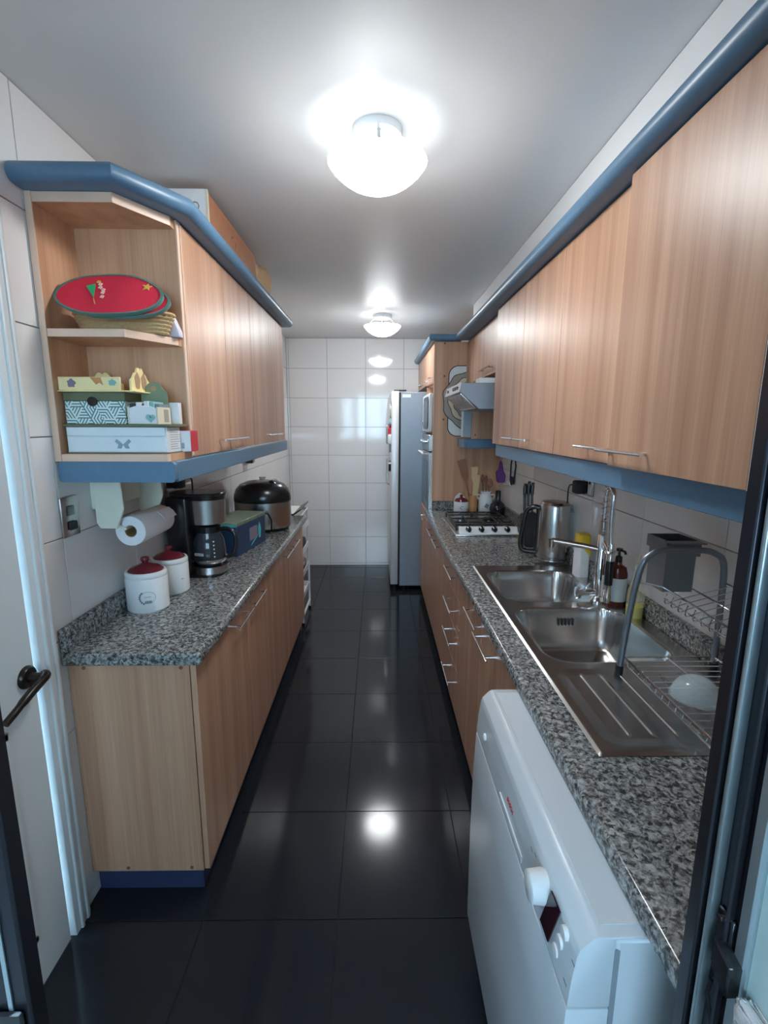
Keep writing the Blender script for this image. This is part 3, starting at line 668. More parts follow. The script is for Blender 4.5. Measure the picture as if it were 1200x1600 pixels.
# ------------------------------------------------------------------ dishwasher
t = T('dishwasher', 'white freestanding dishwasher standing proud under the right worktop', 'dishwasher', (0.6, 0.89, 0.0))
WY0, WY1 = 0.56, 1.212
O('body', box(BM(), 0.345, 0.93, WY0, WY1, 0.03, 0.845, 0.004), DWM, t)
fp = [(0.400, 0.8455), (0.400, 0.8505), (0.318, 0.8505), (0.310, 0.847), (0.292, 0.828), (0.288, 0.815), (0.283, 0.775), (0.280, 0.735), (0.2795, 0.725), (0.344, 0.725), (0.344, 0.8455)]
O('control_panel', prism(BM(), fp, 'y', WY0, WY1, 0.0025, 2), DWM, t)
O('door_panel', prism(BM(), [(0.279, 0.722), (0.274, 0.60), (0.273, 0.40), (0.275, 0.11), (0.344, 0.10), (0.344, 0.722)], 'y', WY0, WY1, 0.003, 2), DWM, t)
O('kick_plate', box(BM(), 0.33, 0.344, WY0+0.01, WY1-0.01, 0.0, 0.098, 0.002), DWM, t)
O('top_plate', box(BM(), 0.325, 0.397, WY0+0.018, WY1-0.018, 0.8505, 0.8518, 0.0005), DWM, t)
O('side_slot', box(BM(), 0.342, 0.350, WY0-0.0006, WY0+0.002, 0.60, 0.828), INKG, t)
bm = BM(); lathe(bm, [(0, 0.006), (0.026, 0.006), (0.027, 0.0), (0.0245, -0.024), (0.022, -0.026), (0, -0.026)], (0.284, 0.688, 0.795), 28, axis='x'); O('program_knob', bm, WPLAS, t)
pn = FR(Vector((0.2845, 0, 0.785)), (0, -1, 0), (0.005, 0, 0.04))
bm = BM(); flat(bm, [(-0.671, -0.038), (-0.657, 0.036), (-0.620, 0.038), (-0.634, -0.037)], FR(Vector((0.2825, 0, 0.785)), (0, -1, 0), (0.005, 0, 0.04)), 0.0022); O('display', bm, DISPM, t, label='dark red parallelogram display')
for k, (y, z) in enumerate(((0.598, 0.812), (0.607, 0.784), (0.616, 0.756))):
    bm = BM(); lathe(bm, [(0, 0.003), (0.0105, 0.003), (0.010, -0.004), (0, -0.005)], (0.2835+0.0012*(2-k), y, z), 14, axis='x'); O('push_button', bm, WPLAS, t)
bm = BM(); box(bm, 0.2785, 0.2835, 0.79, 0.955, 0.746, 0.749); box(bm, 0.2785, 0.2835, 0.788, 0.791, 0.735, 0.749); O('grip_edge', bm, WPLAS, t)
O('grip_recess', box(BM(), 0.2796, 0.2828, 0.79, 0.955, 0.735, 0.7458), WPLAS, t)
bm = BM(); lathe(bm, [(0, 0.002), (0.009, 0.002), (0.009, -0.003), (0.006, -0.0035), (0.006, 0), (0, 0)], (0.281, 1.12, 0.77), 14, axis='x'); O('lock_ring', bm, WPLAS, t)
text('brand_lettering', 'BOSCH', 0.013, REDC, t, FR(Vector((0.2822, 0.885, 0.776)), (0, -1, 0), (0.005, 0, 0.04)))
bm = BM()
for k, (y, z, l) in enumerate(((0.765, 0.772, .008), (0.755, 0.800, .006), (0.738, 0.806, .005), (0.565, 0.80, .005), (0.57, 0.778, .006), (0.575, 0.752, .006))):
    flat(bm, [(-y-l, -0.0012), (-y+l, -0.0012), (-y+l, 0.0012), (-y-l, 0.0012)], FR(Vector((0.2838+(z-.775)*.1, 0, z)), (0, -1, 0), (0.005, 0, 0.04)), 0.0006)
O('printed_symbols', bm, INKG, t)

# ------------------------------------------------------------------ sink
def rr_sdf(x, y, cx, cy, hx, hy, r):
    qx, qy = abs(x-cx)-hx+r, abs(y-cy)-hy+r
    return min(max(qx, qy), 0)+math.hypot(max(qx, 0), max(qy, 0))-r
bowls = [(0.695, 1.955, 0.190, 0.192), (0.695, 1.485, 0.190, 0.200)]
def sink_h(x, y):
    z = 0.0
    for cx, cy, hx, hy in bowls:
        d = -rr_sdf(x, y, cx, cy, hx, hy, 0.075)
        if d > 0:
            s = min(d/0.055, 1.0); s = 1-(1-s)**2.6
            s = s*s*(3-2*s)*0.35+s*0.65
            z = -0.150*s - 0.006*min(max(d-0.055, 0)/0.12, 1)
        elif d > -0.010: z = min(z, -0.0035*(1-(-d/0.010)))
    d = -rr_sdf(x, y, 0.695, 1.075, 0.205, 0.165, 0.05)
    if d > 0:
        z -= 0.0025*min(d/0.03, 1)
        for k in range(6):
            gxk = 0.560+0.054*k
            if 0.945 < y < 1.215 and abs(x-gxk) < 0.0045: z += 0.0028*(1-(abs(x-gxk)/0.0045)**2)*min(1, (y-0.945)/0.01, (1.215-y)/0.01)
    e = min(x-SX0, SX1-x, y-SY0, SY1-y)
    if e < 0.008: z -= 0.004*(1-e/0.008)
    return CT+0.0055+z
nx, ny = 230, 270
bm = BM(); G = [[bm.verts.new((SX0+(SX1-SX0)*i/nx, SY0+(SY1-SY0)*j/ny, sink_h(SX0+(SX1-SX0)*i/nx, SY0+(SY1-SY0)*j/ny))) for i in range(nx+1)] for j in range(ny+1)]
for j in range(ny):
    for i in range(nx): bm.faces.new((G[j][i], G[j][i+1], G[j+1][i+1], G[j+1][i]))
t = T('sink', 'long stainless steel double-bowl sink with drainer let into the granite', 'sink', (0.7, 1.56, CT))
sk = O('basin', bm, SINKM, t)
for v in (): pass
for cx, cy, hx, hy in bowls:
    zb = sink_h(cx, cy)
    bm = BM(); lathe(bm, [(0, 0.003), (0.018, 0.003), (0.022, 0.001), (0.042, 0.004), (0.045, 0.0005)], (cx, cy, zb), 24); O('drain', bm, CHROME, t)
bm = BM()
for k in range(5): box(bm, 0.672+0.013*k, 0.677+0.013*k, 1.668, 1.6745, 0.835, 0.862, 0.001)
O('overflow_slot', bm, BLACKM, t)

# faucet
fx, fy = 0.856, 1.765
t = T('kitchen_faucet', 'tall chrome spring faucet with pull-down sprayer behind the sink', 'faucet', (fx, fy, CT+0.005))
bm = BM(); lathe(bm, [(0, 0.895), (0.030, 0.895), (0.030, 0.902), (0.024, 0.908), (0.017, 0.915), (0.017, 1.155), (0.013, 1.16), (0.0, 1.16)], (fx, fy, 0), 24); O('column', bm, CHROME, t)
arc = [(fx, fy, 1.16), (fx, fy, 1.29)]+[(fx, fy-0.028+0.028*math.cos(a), 1.315+0.028*math.sin(a)) for a in [PI*i/10 for i in range(11)]]+[(fx+0.002, fy-0.056, 1.18), (fx+0.006, fy-0.056, 1.12)]
bm = BM(); tube(bm, arc, 0.0085, 10); O('hose', bm, CHROME, t)
def helix(path, r, turns, n):
    P = [Vector(p) for p in path]; L = [0]
    for a, b in zip(P, P[1:]): L.append(L[-1]+(b-a).length)
    out = []
    for i in range(n+1):
        s = L[-1]*i/n; k = 0
        while k < len(P)-2 and L[k+1] < s: k += 1
        q = P[k].lerp(P[k+1], (s-L[k])/(L[k+1]-L[k])); tg = (P[k+1]-P[k]).normalized()
        e1 = Vector((1, 0, 0)); e2 = tg.cross(e1); a = 2*PI*turns*i/n
        out.append(q+r*(math.cos(a)*e1+math.sin(a)*e2))
    return out
bm = BM(); tube(bm, helix(arc[:2]+arc[2:8], 0.0135, 9, 120), 0.0017, 5); tube(bm, helix([(fx, fy, 1.155), (fx, fy, 1.21)], 0.0135, 14, 160), 0.0017, 5); O('spring', bm, CHROME, t)
bm = BM(); tube(bm, [(fx, fy, 1.15), (fx, fy-0.02, 1.13), (fx+0.006, fy-0.045, 1.105)], 0.005, 8); tube(bm, [(fx+0.008+0.019*math.cos(a), fy-0.056+0.019*math.sin(a), 1.105) for a in [2*PI*i/14 for i in range(14)]], 0.005, 6, True); O('sprayer_holder', bm, CHROME, t)
bm = BM(); lathe(bm, [(0, 1.135), (0.010, 1.135), (0.0135, 1.12), (0.0135, 1.075), (0.012, 1.06), (0.012, 1.0), (0.013, 0.975), (0.012, 0.945), (0.0145, 0.935), (0.0145, 0.912), (0, 0.912)], (fx+0.008, fy-0.056, 0), 18); sp = O('sprayer', bm, CHROME, t)
bm = BM(); lathe(bm, [(0, 1.072), (0.0155, 1.072), (0.0165, 1.04), (0.015, 0.98), (0, 0.98)], (fx+0.008, fy-0.056, 0), 18); O('sprayer_grip', bm, BLACK, sp, label='black rubber grip')
bm = BM(); tube(bm, [(fx, fy, 1.10), (fx-0.06, fy+0.03, 1.108), (fx-0.165, fy+0.075, 1.118)], 0.011, 12); lathe(bm, [(0, 1.092), (0.012, 1.092), (0.013, 1.122), (0, 1.124)], (fx-0.165, fy+0.075, 0), 16); O('spout', bm, BRNZ2, t)
bm = BM(); tube(bm, [(fx-0.155, fy+0.070, 1.10), (fx-0.165, fy+0.062, 1.075)], 0.003, 6); tube(bm, [(fx-0.12, fy+0.055, 1.10), (fx-0.118, fy+0.045, 1.078)], 0.003, 6); O('spout_lever', bm, CHROME, t)
bm = BM(); tube(bm, [(fx, fy, 0.930), (fx-0.075, fy-0.004, 0.930)], 0.0125, 12); lathe(bm, [(0, 0), (0.023, 0), (0.023, -0.010), (0, -0.012)], (fx-0.075, fy-0.004, 0.930), 20, axis='x'); tube(bm, [(fx-0.06, fy-0.004, 0.935), (fx-0.045, fy-0.02, 0.972)], 0.0045, 8); O('mixer_lever', bm, CHROME, t)

# ------------------------------------------------------------------ gas hob
t = T('gas_hob', 'four-burner gas hob with black pan supports and white knob panel', 'hob', (0.68, 3.15, CT))
gx0, gx1, gy0, gy1 = 0.482, 0.885, 2.865, 3.44
O('hob_plate', box(BM(), gx0, gx1, gy0, gy1, CT+0.0002, CT+0.010, 0.003, 2), STEEL, t)
O('burner_tray', box(BM(), gx0+0.02, gx1-0.02, gy0+0.10, gy1-0.02, CT+0.0102, CT+0.014), GREYM, t)
O('knob_panel', prism(BM(), [(gy0+0.001, CT+0.0102), (gy0+0.001, CT+0.018), (gy0+0.022, CT+0.022), (gy0+0.045, CT+0.050), (gy0+0.062, CT+0.050), (gy0+0.062, CT+0.0102)], 'x', gx0+0.025, gx1-0.015, 0.002), WHITE, t)
for k in range(4):
    bm = BM(); kx = gx0+0.085+0.080*k
    lathe(bm, [(0, 0.004), (0.019, 0.004), (0.019, -0.004), (0.013, -0.014), (0.012, -0.024), (0, -0.026)], (kx, gy0+0.036, CT+0.036), 20, axis='y')
    box(bm, kx-0.004, kx+0.004, gy0+0.006, gy0+0.03, CT+0.022, CT+0.052, 0.002); O('knob', bm, BLACK, t)
for i, (bx, by) in enumerate(((0.585, 3.04), (0.785, 3.04), (0.585, 3.29), (0.785, 3.29))):
    r = (0.042, 0.032, 0.036, 0.046)[i]
    bm = BM(); lathe(bm, [(0, CT+0.014), (r+0.01, CT+0.014), (r+0.006, CT+0.024), (r, CT+0.026), (r, CT+0.032), (0, CT+0.033)], (bx, by, 0), 24); O('burner', bm, BLACK if i % 2 else GREYM, t)
for i, (x0, x1) in enumerate(((0.50, 0.680), (0.688, 0.868))):
    bm = BM(); zz = CT+0.050
    tube(bm, [(x0, gy0+0.105, zz), (x1, gy0+0.105, zz), (x1, gy1-0.03, zz), (x0, gy1-0.03, zz)], 0.0055, 6, True)
    for y in (3.04, 3.165, 3.29): tube(bm, [(x0, y, zz+0.003), (x1, y, zz+0.003)], 0.005, 6)
    tube(bm, [((x0+x1)/2, gy0+0.105, zz+0.003), ((x0+x1)/2, gy1-0.03, zz+0.003)], 0.005, 6)
    for x in (x0, x1):
        for y in (gy0+0.105, gy1-0.03): tube(bm, [(x, y, zz), (x, y, CT+0.0145)], 0.005, 6)
    O('pan_support', bm, BLACKM, t)

# ------------------------------------------------------------------ things behind the hob
t = T('lidded_jar', 'small white jar with burgundy lid behind the hob, by the tower', 'jar', (0.655, 3.69, CT))
bm = BM(); lathe(bm, [(0, CT), (0.052, CT), (0.058, CT+0.008), (0.058, CT+0.078), (0.054, CT+0.085), (0, CT+0.085)], (0.655, 3.69, 0), 28); j = O('body', bm, CERAM, t)
bm = BM(); prism(bm, [(-0.05+0.655, CT+0.07), (0.705, CT+0.07), (0.69, CT+0.115), (0.66, CT+0.142), (0.645, CT+0.142), (0.615, CT+0.112)], 'y', 3.742, 3.75, 0.003); O('back_plate', bm, CERAM, t)
bm = BM(); lathe(bm, [(0, CT+0.0855), (0.052, CT+0.0855), (0.045, CT+0.103), (0.012, CT+0.115), (0.009, CT+0.12), (0.013, CT+0.128), (0.010, CT+0.136), (0, CT+0.138)], (0.655, 3.69, 0), 28); O('lid', bm, BURG, t)
bm = BM(); flat(bm, [(0.018*math.cos(a)*r, 0.013*math.sin(a)*r) for a, r in [(PI*0.3+PI*1.2*i/10, 1.0) for i in range(11)]+[(PI*0.3+PI*1.2*i/10, 0.72) for i in range(10, -1, -1)]], FR(Vector((0.655, 3.6315, CT+0.042)), (1, 0, 0), (0, 0, 1)), 0.001); O('painted_mark', bm, INKG, t)
t = T('bamboo_cup', 'narrow bamboo cup behind the hob holding spatulas', 'cup', (0.752, 3.715, CT))
bm = BM(); lathe(bm, [(0, CT), (0.032, CT), (0.034, CT+0.13), (0.029, CT+0.13), (0.028, CT+0.015), (0, CT+0.015)], (0.752, 3.715, 0), 24); O('body', bm, BAMB, t)
def spatula(base, top, w0, w1, hl, m, name, label, cat, group=None):
    """flat utensil from base to top, blade of length hl at the top"""
    b, e = Vector(base), Vector(top); d = (e-b); L = d.length; d.normalize(); r = d.cross(Vector((0, -1, 0))).normalized()
    Fm = FR(b, r, d); h = L-hl
    pts = [(-0.006, 0), (0.006, 0), (0.006, h*0.9), (w0/2, h+0.01), (w1/2, L-0.008), (w1/2-0.008, L), (-w1/2+0.006, L-0.004), (-w0/2, h+0.01), (-0.006, h*0.9)]
    bm = BM(); flat(bm, pts, Fm, 0.007); X(name, bm, m, label, cat, base, group)
spatula((0.746, 3.713, CT+0.016), (0.648, 3.722, CT+0.405), 0.045, 0.075, 0.15, WSP, 'wooden_spatula', 'brown wooden turner leaning left out of the bamboo cup', 'spatula')
spatula((0.754, 3.722, CT+0.016), (0.757, 3.738, CT+0.35), 0.04, 0.062, 0.10, WSPL, 'wooden_spatula', 'pale wide wooden spatula standing upright at the back of the bamboo cup', 'spatula')
spatula((0.760, 3.706, CT+0.016), (0.776, 3.706, CT+0.29), 0.036, 0.048, 0.16, WSPL, 'wooden_spatula', 'shorter pale wooden spatula in front in the bamboo cup', 'spatula')
t = T('milk_can_jar', 'white milk-can shaped pot behind the hob holding wooden spoons', 'pot', (0.846, 3.70, CT))
bm = BM(); lathe(bm, [(0, CT), (0.050, CT), (0.054, CT+0.008), (0.054, CT+0.105), (0.038, CT+0.135), (0.038, CT+0.150), (0.044, CT+0.165), (0.040, CT+0.165), (0.034, CT+0.145), (0.034, CT+0.12), (0, CT+0.02)], (0.846, 3.70, 0), 28); O('body', bm, CERAM, t)
for s in (-1, 1):
    bm = BM(); tube(bm, curve_pts([(0.846+s*0.040, 3.70, CT+0.132), (0.846+s*0.066, 3.70, CT+0.135), (0.846+s*0.062, 3.70, CT+0.110), (0.846+s*0.048, 3.70, CT+0.105)], 4), 0.006, 8); O('handle', bm, CERAM, t)
bm = BM(); flat(bm, ell(0, 0, 0.016, 0.020, 14, wob=0.25, k=4), FR(Vector((0.846, 3.6455, CT+0.055)), (1, 0, 0), (0, 0, 1)), 0.001); O('painted_mark', bm, INKG, t)
def spoon(base, top, m, label, rx=0.017, rz=0.03):
    b, e = Vector(base), Vector(top); bm = BM(); tube(bm, [b, b.lerp(e, .8), e], [0.005, 0.0045, 0.006], 8)
    q = bmesh.ops.create_uvsphere(bm, u_segments=12, v_segments=8, radius=1)['verts']
    bmesh.ops.transform(bm, matrix=Matrix.Translation(e) @ Matrix.Diagonal((rx, 0.006, rz, 1)), verts=q)
    X('wooden_spoon', bm, m, label, 'spoon', base)
spoon((0.836, 3.70, CT+0.03), (0.818, 3.71, CT+0.262), WSPD, 'dark wooden spoon leaning left in the white milk-can pot', 0.014)
spoon((0.846, 3.695, CT+0.03), (0.846, 3.705, CT+0.258), WSPD, 'dark wooden spoon in the middle of the white milk-can pot', 0.013)
spoon((0.856, 3.70, CT+0.03), (0.878, 3.705, CT+0.225), WSP, 'round brown wooden spoon leaning right in the white milk-can pot', 0.023, 0.036)
bm = BM(); lathe(bm, [(0, CT), (0.040, CT), (0.055, CT+0.02), (0.060, CT+0.05), (0.052, CT+0.085), (0.024, CT+0.11), (0.020, CT+0.12), (0.021, CT+0.185), (0.016, CT+0.19), (0, CT+0.19)], (0.905, 3.55, 0), 28)
X('pepper_mill', bm, BLACK, 'glossy black round-bodied bottle in the corner right of the hob', 'bottle', (0.905, 3.55, CT))
# purple thing on wall hook
t = T('wall_hook', 'small white hook rail on the right tiles beside the tower', 'hook', (XR, 3.5, 1.135))
bm = BM(); box(bm, XR-0.012, XR-0.0005, 3.47, 3.55, 1.125, 1.15, 0.003); tube(bm, [(XR-0.01, 3.49, 1.135), (XR-0.05, 3.49, 1.13), (XR-0.055, 3.49, 1.145)], 0.004, 8); O('hook', bm, WPLAS, t)
bm = BM(); prism(bm, [(0.900, 1.135), (0.958, 1.135), (0.962, 1.19), (0.945, 1.22), (0.930, 1.29), (0.921, 1.30), (0.914, 1.29), (0.909, 1.235), (0.888, 1.215)], 'y', 3.565, 3.60, 0.008)
tube(bm, [(0.922, 3.58, 1.295), (0.935, 3.575, 1.335), (0.962, 3.56, 1.36), (0.9735, 3.56, 1.36)], 0.002, 5)
X('oven_mitt', bm, PURPLE, 'purple oven mitt hanging in the corner under the right wall cupboard', 'mitt', (0.93, 3.58, 1.135))
bm = BM(); tube(bm, [(XR-0.012, 3.42, 1.14), (XR-0.012, 3.36, 1.16), (XR-0.012, 3.33, 1.28), (XR-0.012, 3.36, 1.345), (XR-0.012, 3.42, 1.345), (XR-0.012, 3.45, 1.28), (XR-0.012, 3.45, 1.17)], 0.006, 8, True)
box(bm, XR-0.016, XR-0.008, 3.35, 3.44, 1.15, 1.20, 0.003)
X('wire_loop_holder', bm, BLACK, 'black loop-shaped utensil hanging on the right tiles beside the purple mitt', 'utensil', (XR-0.012, 3.4, 1.14))

# kettle
kx, ky = 0.888, 2.350
t = T('electric_kettle', 'brushed steel electric kettle with black handle behind the sink', 'kettle', (kx, ky, CT))
bm = BM(); lathe(bm, [(0, CT), (0.088, CT), (0.090, CT+0.006), (0.088, CT+0.016), (0.072, CT+0.020), (0, CT+0.020)], (kx-0.002, ky, 0), 36); O('power_base', bm, STEEL, t)
bm = BM(); lathe(bm, [(0, CT+0.0205), (0.077, CT+0.0205), (0.079, CT+0.03), (0.074, CT+0.278), (0.071, CT+0.288), (0, CT+0.288)], (kx, ky, 0), 40); O('body', bm, STEEL, t)
bm = BM(); lathe(bm, [(0.0795, CT+0.040), (0.0797, CT+0.040), (0.0797, CT+0.043), (0.0795, CT+0.043)], (kx, ky, 0), 40)
bm.free()
bm = BM(); lathe(bm, [(0, CT+0.2885), (0.069, CT+0.2885), (0.063, CT+0.300), (0.03, CT+0.306), (0, CT+0.306)], (kx, ky, 0), 36); O('lid', bm, BRNZ2, t)
bm = BM(); prism(bm, [(ky-0.03, CT+0.25), (ky+0.03, CT+0.25), (ky+0.012, CT+0.286), (ky-0.012, CT+0.286)], 'x', kx+0.06, kx+0.085, 0.002); O('pouring_lip', bm, STEEL, t)
ha = Vector((-0.78, 0.30, 0)).normalized()
def hp(d, z): return (kx+ha.x*d, ky+ha.y*d, CT+z)
bm = BM(); tube(bm, curve_pts([hp(0.068, 0.262), hp(0.10, 0.268), hp(0.135, 0.245), hp(0.150, 0.16), hp(0.158, 0.075), hp(0.142, 0.04), hp(0.078, 0.035)], 6), 0.0125, 10); tube(bm, [hp(0.080, 0.03), hp(0.077, 0.268)], 0.012, 10); O('handle', bm, BLACK, t)
# knives in a block behind the kettle handle
t = T('knife_block', 'dark knife block half hidden behind the kettle handle', 'knife block', (0.865, 2.67, CT))
O('block', prism(BM(), [(2.60, CT), (2.72, CT), (2.74, CT+0.17), (2.66, CT+0.19)], 'x', 0.83, 0.90, 0.006), BLACKM, t)
for k, (x, dz) in enumerate(((0.843, 0.0), (0.866, 0.012), (0.889, 0.004))):
    y0 = 2.69+0.006*k; bm = BM(); tube(bm, curve_pts([(x, y0, CT+0.165), (x, y0+0.016, CT+0.255), (x+0.002, y0+0.024, CT+0.315+dz), (x+0.004, y0+0.022, CT+0.345+dz)], 4), [0.008]*6+[0.011]*4+[0.009]*3, 8)
    X('kitchen_knife', bm, BLACK, ('black-handled knife leftmost in the knife block behind the kettle', 'tallest black-handled knife in the knife block behind the kettle', 'black-handled knife rightmost in the knife block behind the kettle')[k], 'knife', (x, y0, CT+0.2), 'knives in the block')
bm = BM(); lathe(bm, [(0, CT), (0.03, CT), (0.032, CT+0.10), (0.012, CT+0.15), (0.012, CT+0.17), (0, CT+0.17)], (0.925, 2.80, 0), 20); X('yellow_bottle', bm, mat('ochre_plastic', (0.55, 0.38, 0.05), 0.4), 'ochre yellow bottle behind the kettle by the tiled wall', 'bottle', (0.925, 2.80, CT))
# outlet with plug and cord
t = T('wall_outlet', 'metal double socket on the right tiles under the blue valance', 'outlet', (XR, 2.22, 1.24))
O('plate', box(BM(), XR-0.012, XR-0.0005, 2.125, 2.235, 1.245, 1.325, 0.004, 2), STEEL, t)
bm = BM()
for y in (2.14, 2.155): lathe(bm, [(0, 0.001), (0.004, 0.001), (0.004, -0.001), (0, -0.001)], (XR-0.012, y, 1.285), 10, axis='x')
lathe(bm, [(0, 0.001), (0.008, 0.001), (0.008, -0.003), (0, -0.003)], (XR-0.012, 2.148, 1.308), 14, axis='x'); O('socket_hole', bm, BLACK, t)
O('module', box(BM(), XR-0.014, XR-0.0121, 2.132, 2.165, 1.255, 1.315, 0.002), WPLAS, t)
t = T('power_plug', 'dark kettle plug and cord in the right wall socket', 'plug', (XR-0.012, 2.2, 1.28))
O('plug_body', box(BM(), XR-0.062, XR-0.0125, 2.178, 2.232, 1.252, 1.312, 0.008, 2), BLACKM, t)
bm = BM(); tube(bm, curve_pts([(XR-0.045, 2.232, 1.285), (XR-0.05, 2.28, 1.282), (XR-0.045, 2.31, 1.24), (XR-0.04, 2.315, 1.15), (XR-0.035, 2.31, 1.03), (XR-0.03, 2.30, 0.97), (XR-0.035, 2.26, CT+0.006), (XR-0.09, 2.235, CT+0.011), (0.80, 2.262, CT+0.005), (0.78, 2.275, CT+0.005), (0.82, 2.255, CT+0.012), (0.90, 2.245, CT+0.012)], 6), 0.0034, 8); O('cord', bm, BLACKM, t)
# bottles along the wall
t = T('detergent_pouch_bottle', 'white detergent bottle with yellow top left of the faucet', 'bottle', (0.93, 2.085, CT))
O('body', prism(BM(), rrect(0.895, 0.950, 2.05, 2.12, 0.014, 4), 'z', CT+0.0004, CT+0.150, 0.004), WPLAS, t)
O('yellow_top', prism(BM(), rrect(0.896, 0.949, 2.051, 2.119, 0.014, 4), 'z', CT+0.1505, CT+0.200, 0.006), DETY, t)
bm = BM(); prism(bm, [(0.905, CT+0.149), (0.946, CT+0.10), (0.946, CT+0.149)], 'y', 2.0485, 2.0497); O('yellow_label', bm, DETY, t)
t = T('soap_dispenser', 'brown pump soap bottle with white label behind the faucet', 'bottle', (0.912, 1.74, CT))
sx, sy_ = 0.912, 1.74
bm = BM(); lathe(bm, [(0, CT+0.001), (0.034, CT+0.001), (0.036, CT+0.006), (0.036, CT+0.125), (0.030, CT+0.150), (0.014, CT+0.160), (0.012, CT+0.170), (0, CT+0.170)], (sx, sy_, 0), 28); O('body', bm, AMBER, t)
bm = BM(); lathe(bm, [(0.0364, CT+0.022), (0.0368, CT+0.022), (0.0368, CT+0.112), (0.0364, CT+0.112)], (sx, sy_, 0), 28); O('label', bm, LABELW, t)
bm = BM(); lathe(bm, [(0, CT+0.1705), (0.013, CT+0.1705), (0.012, CT+0.19), (0.005, CT+0.195), (0.005, CT+0.21), (0.012, CT+0.212), (0.011, CT+0.222), (0, CT+0.222)], (sx, sy_, 0), 18); tube(bm, [(sx, sy_, CT+0.216), (sx+0.005, sy_-0.03, CT+0.216), (sx+0.006, sy_-0.036, CT+0.208)], 0.005, 8); O('pump', bm, BLACK, t)
t = T('oil_bottle', 'clear bottle half full of yellow liquid behind the dish rack', 'bottle', (0.925, 1.60, CT))
ox, oy = 0.920, 1.615
bm = BM(); lathe(bm, [(0, CT+0.001), (0.027, CT+0.001), (0.028, CT+0.045), (0, CT+0.046)], (ox, oy, 0), 24); O('liquid', bm, YLIQ, t)
bm = BM(); lathe(bm, [(0.0285, CT+0.001), (0.0295, CT+0.09), (0.022, CT+0.12), (0.013, CT+0.15), (0.012, CT+0.19), (0.013, CT+0.20), (0.0, CT+0.20)], (ox, oy, 0), 24); O('bottle_glass', bm, CLEARP, t)
bm = BM(); lathe(bm, [(0, CT+0.2005), (0.013, CT+0.2005), (0.012, CT+0.225), (0, CT+0.227)], (ox, oy, 0), 18); O('cap', bm, CLEARP, t)
bm = box(BM(), 0.905, 0.945, 1.795, 1.835, CT+0.0005, CT+0.028, 0.006, 2); X('sponge', bm, DETY, 'small yellow sponge behind the sprayer of the faucet', 'sponge', (0.925, 1.815, CT))

# ------------------------------------------------------------------ dish rack
t = T('dish_rack', 'two-tier grey and chrome wire dish rack standing on the drainer', 'dish rack', (0.82, 1.0, CT+0.004))
zf = CT+0.004
def hoop(y): return curve_pts([(0.672, y, zf), (0.684, y, 1.05), (0.702, y, 1.19), (0.728, y, 1.232), (0.77, y, 1.245), (0.85, y, 1.243), (0.895, y, 1.235), (0.925, y, 1.205), (0.932, y, 1.10), (0.936, y, zf+0.006)], 6)
for y in (1.225, 0.62):
    bm = BM(); tube(bm, hoop(y), 0.0085, 12); O('frame_hoop', bm, GREYM, t, label='grey steel tube hoop')
    for x, z in ((0.672, zf), (0.936, zf+0.006)):
        bm = BM(); lathe(bm, [(0, -0.001), (0.0105, -0.001), (0.0105, 0.02), (0, 0.02)], (x, y, z), 12); O('rubber_foot', bm, RUBBER, t)
bm = BM(); zl = 0.938
tube(bm, [(0.684, 1.225, zl), (0.684, 0.62, zl), (0.933, 0.62, zl), (0.933, 1.225, zl)], 0.003, 8, True)
tube(bm, [(0.684, 1.215, zl-0.018), (0.684, 0.63, zl-0.018)], 0.0022, 6); tube(bm, [(0.80, 1.225, zl), (0.80, 0.62, zl)], 0.002, 6)
O('lower_tray_rim', bm, CHROME, t)
bm = BM()
for k in range(22):
    y = 1.205-0.0265*k
    tube(bm, [(0.684, y, zl-0.018), (0.686, y, zl-0.004), (0.694, y, zl-0.003), (0.931, y, zl-0.003)], 0.0017, 5)
O('lower_tray_wires', bm, CHROME, t)
bm = BM(); zu = 1.135
tube(bm, [(0.705, 1.225, zu+0.02), (0.77, 1.225, zu+0.005), (0.77, 0.62, zu-0.01), (0.77, 0.62, zu-0.01)], 0.0028, 6)
tube(bm, [(0.77, 1.215, zu-0.022), (0.77, 0.62, zu-0.035)], 0.0022, 6); tube(bm, [(0.85, 1.225, zu), (0.85, 0.62, zu-0.012)], 0.0022, 6); tube(bm, [(0.93, 1.225, zu+0.02), (0.93, 0.62, zu+0.01)], 0.0025, 6)
O('upper_tray_rim', bm, CHROME, t)
bm = BM()
for k in range(20):
    y = 1.205-0.029*k
    tube(bm, curve_pts([(0.77, y, zu-0.005), (0.765, y, zu-0.028), (0.775, y, zu-0.034), (0.80, y, zu-0.024), (0.93, y, zu+0.012)], 3), 0.0016, 5)
O('upper_tray_wires', bm, CHROME, t)
bm = BM()
for k in range(9):
    y = 1.09-0.05*k
    tube(bm, curve_pts([(0.85, y, zu-0.008), (0.865, y-0.006, zu+0.035), (0.89, y-0.012, zu+0.062), (0.915, y-0.016, zu+0.066), (0.932, y-0.018, zu+0.02)], 4), 0.0019, 6)
O('plate_holder', bm, CHROME, t)
t = T('cutlery_caddy', 'dark grey square cutlery caddy hooked on top of the dish rack', 'caddy', (0.83, 1.30, 1.12))
bm = BM(); c0, c1, e0, e1 = 0.795, 0.878, 1.268, 1.352
for a, b, c, d in ((c0, c0+0.003, e0, e1), (c1-0.003, c1, e0, e1), (c0+0.003, c1-0.003, e0, e0+0.003), (c0+0.003, c1-0.003, e1-0.003, e1)): box(bm, a, b, c, d, 1.117, 1.226)
box(bm, c0, c1, e0, e1, 1.111, 1.1168); O('body', bm, GREYM, t)
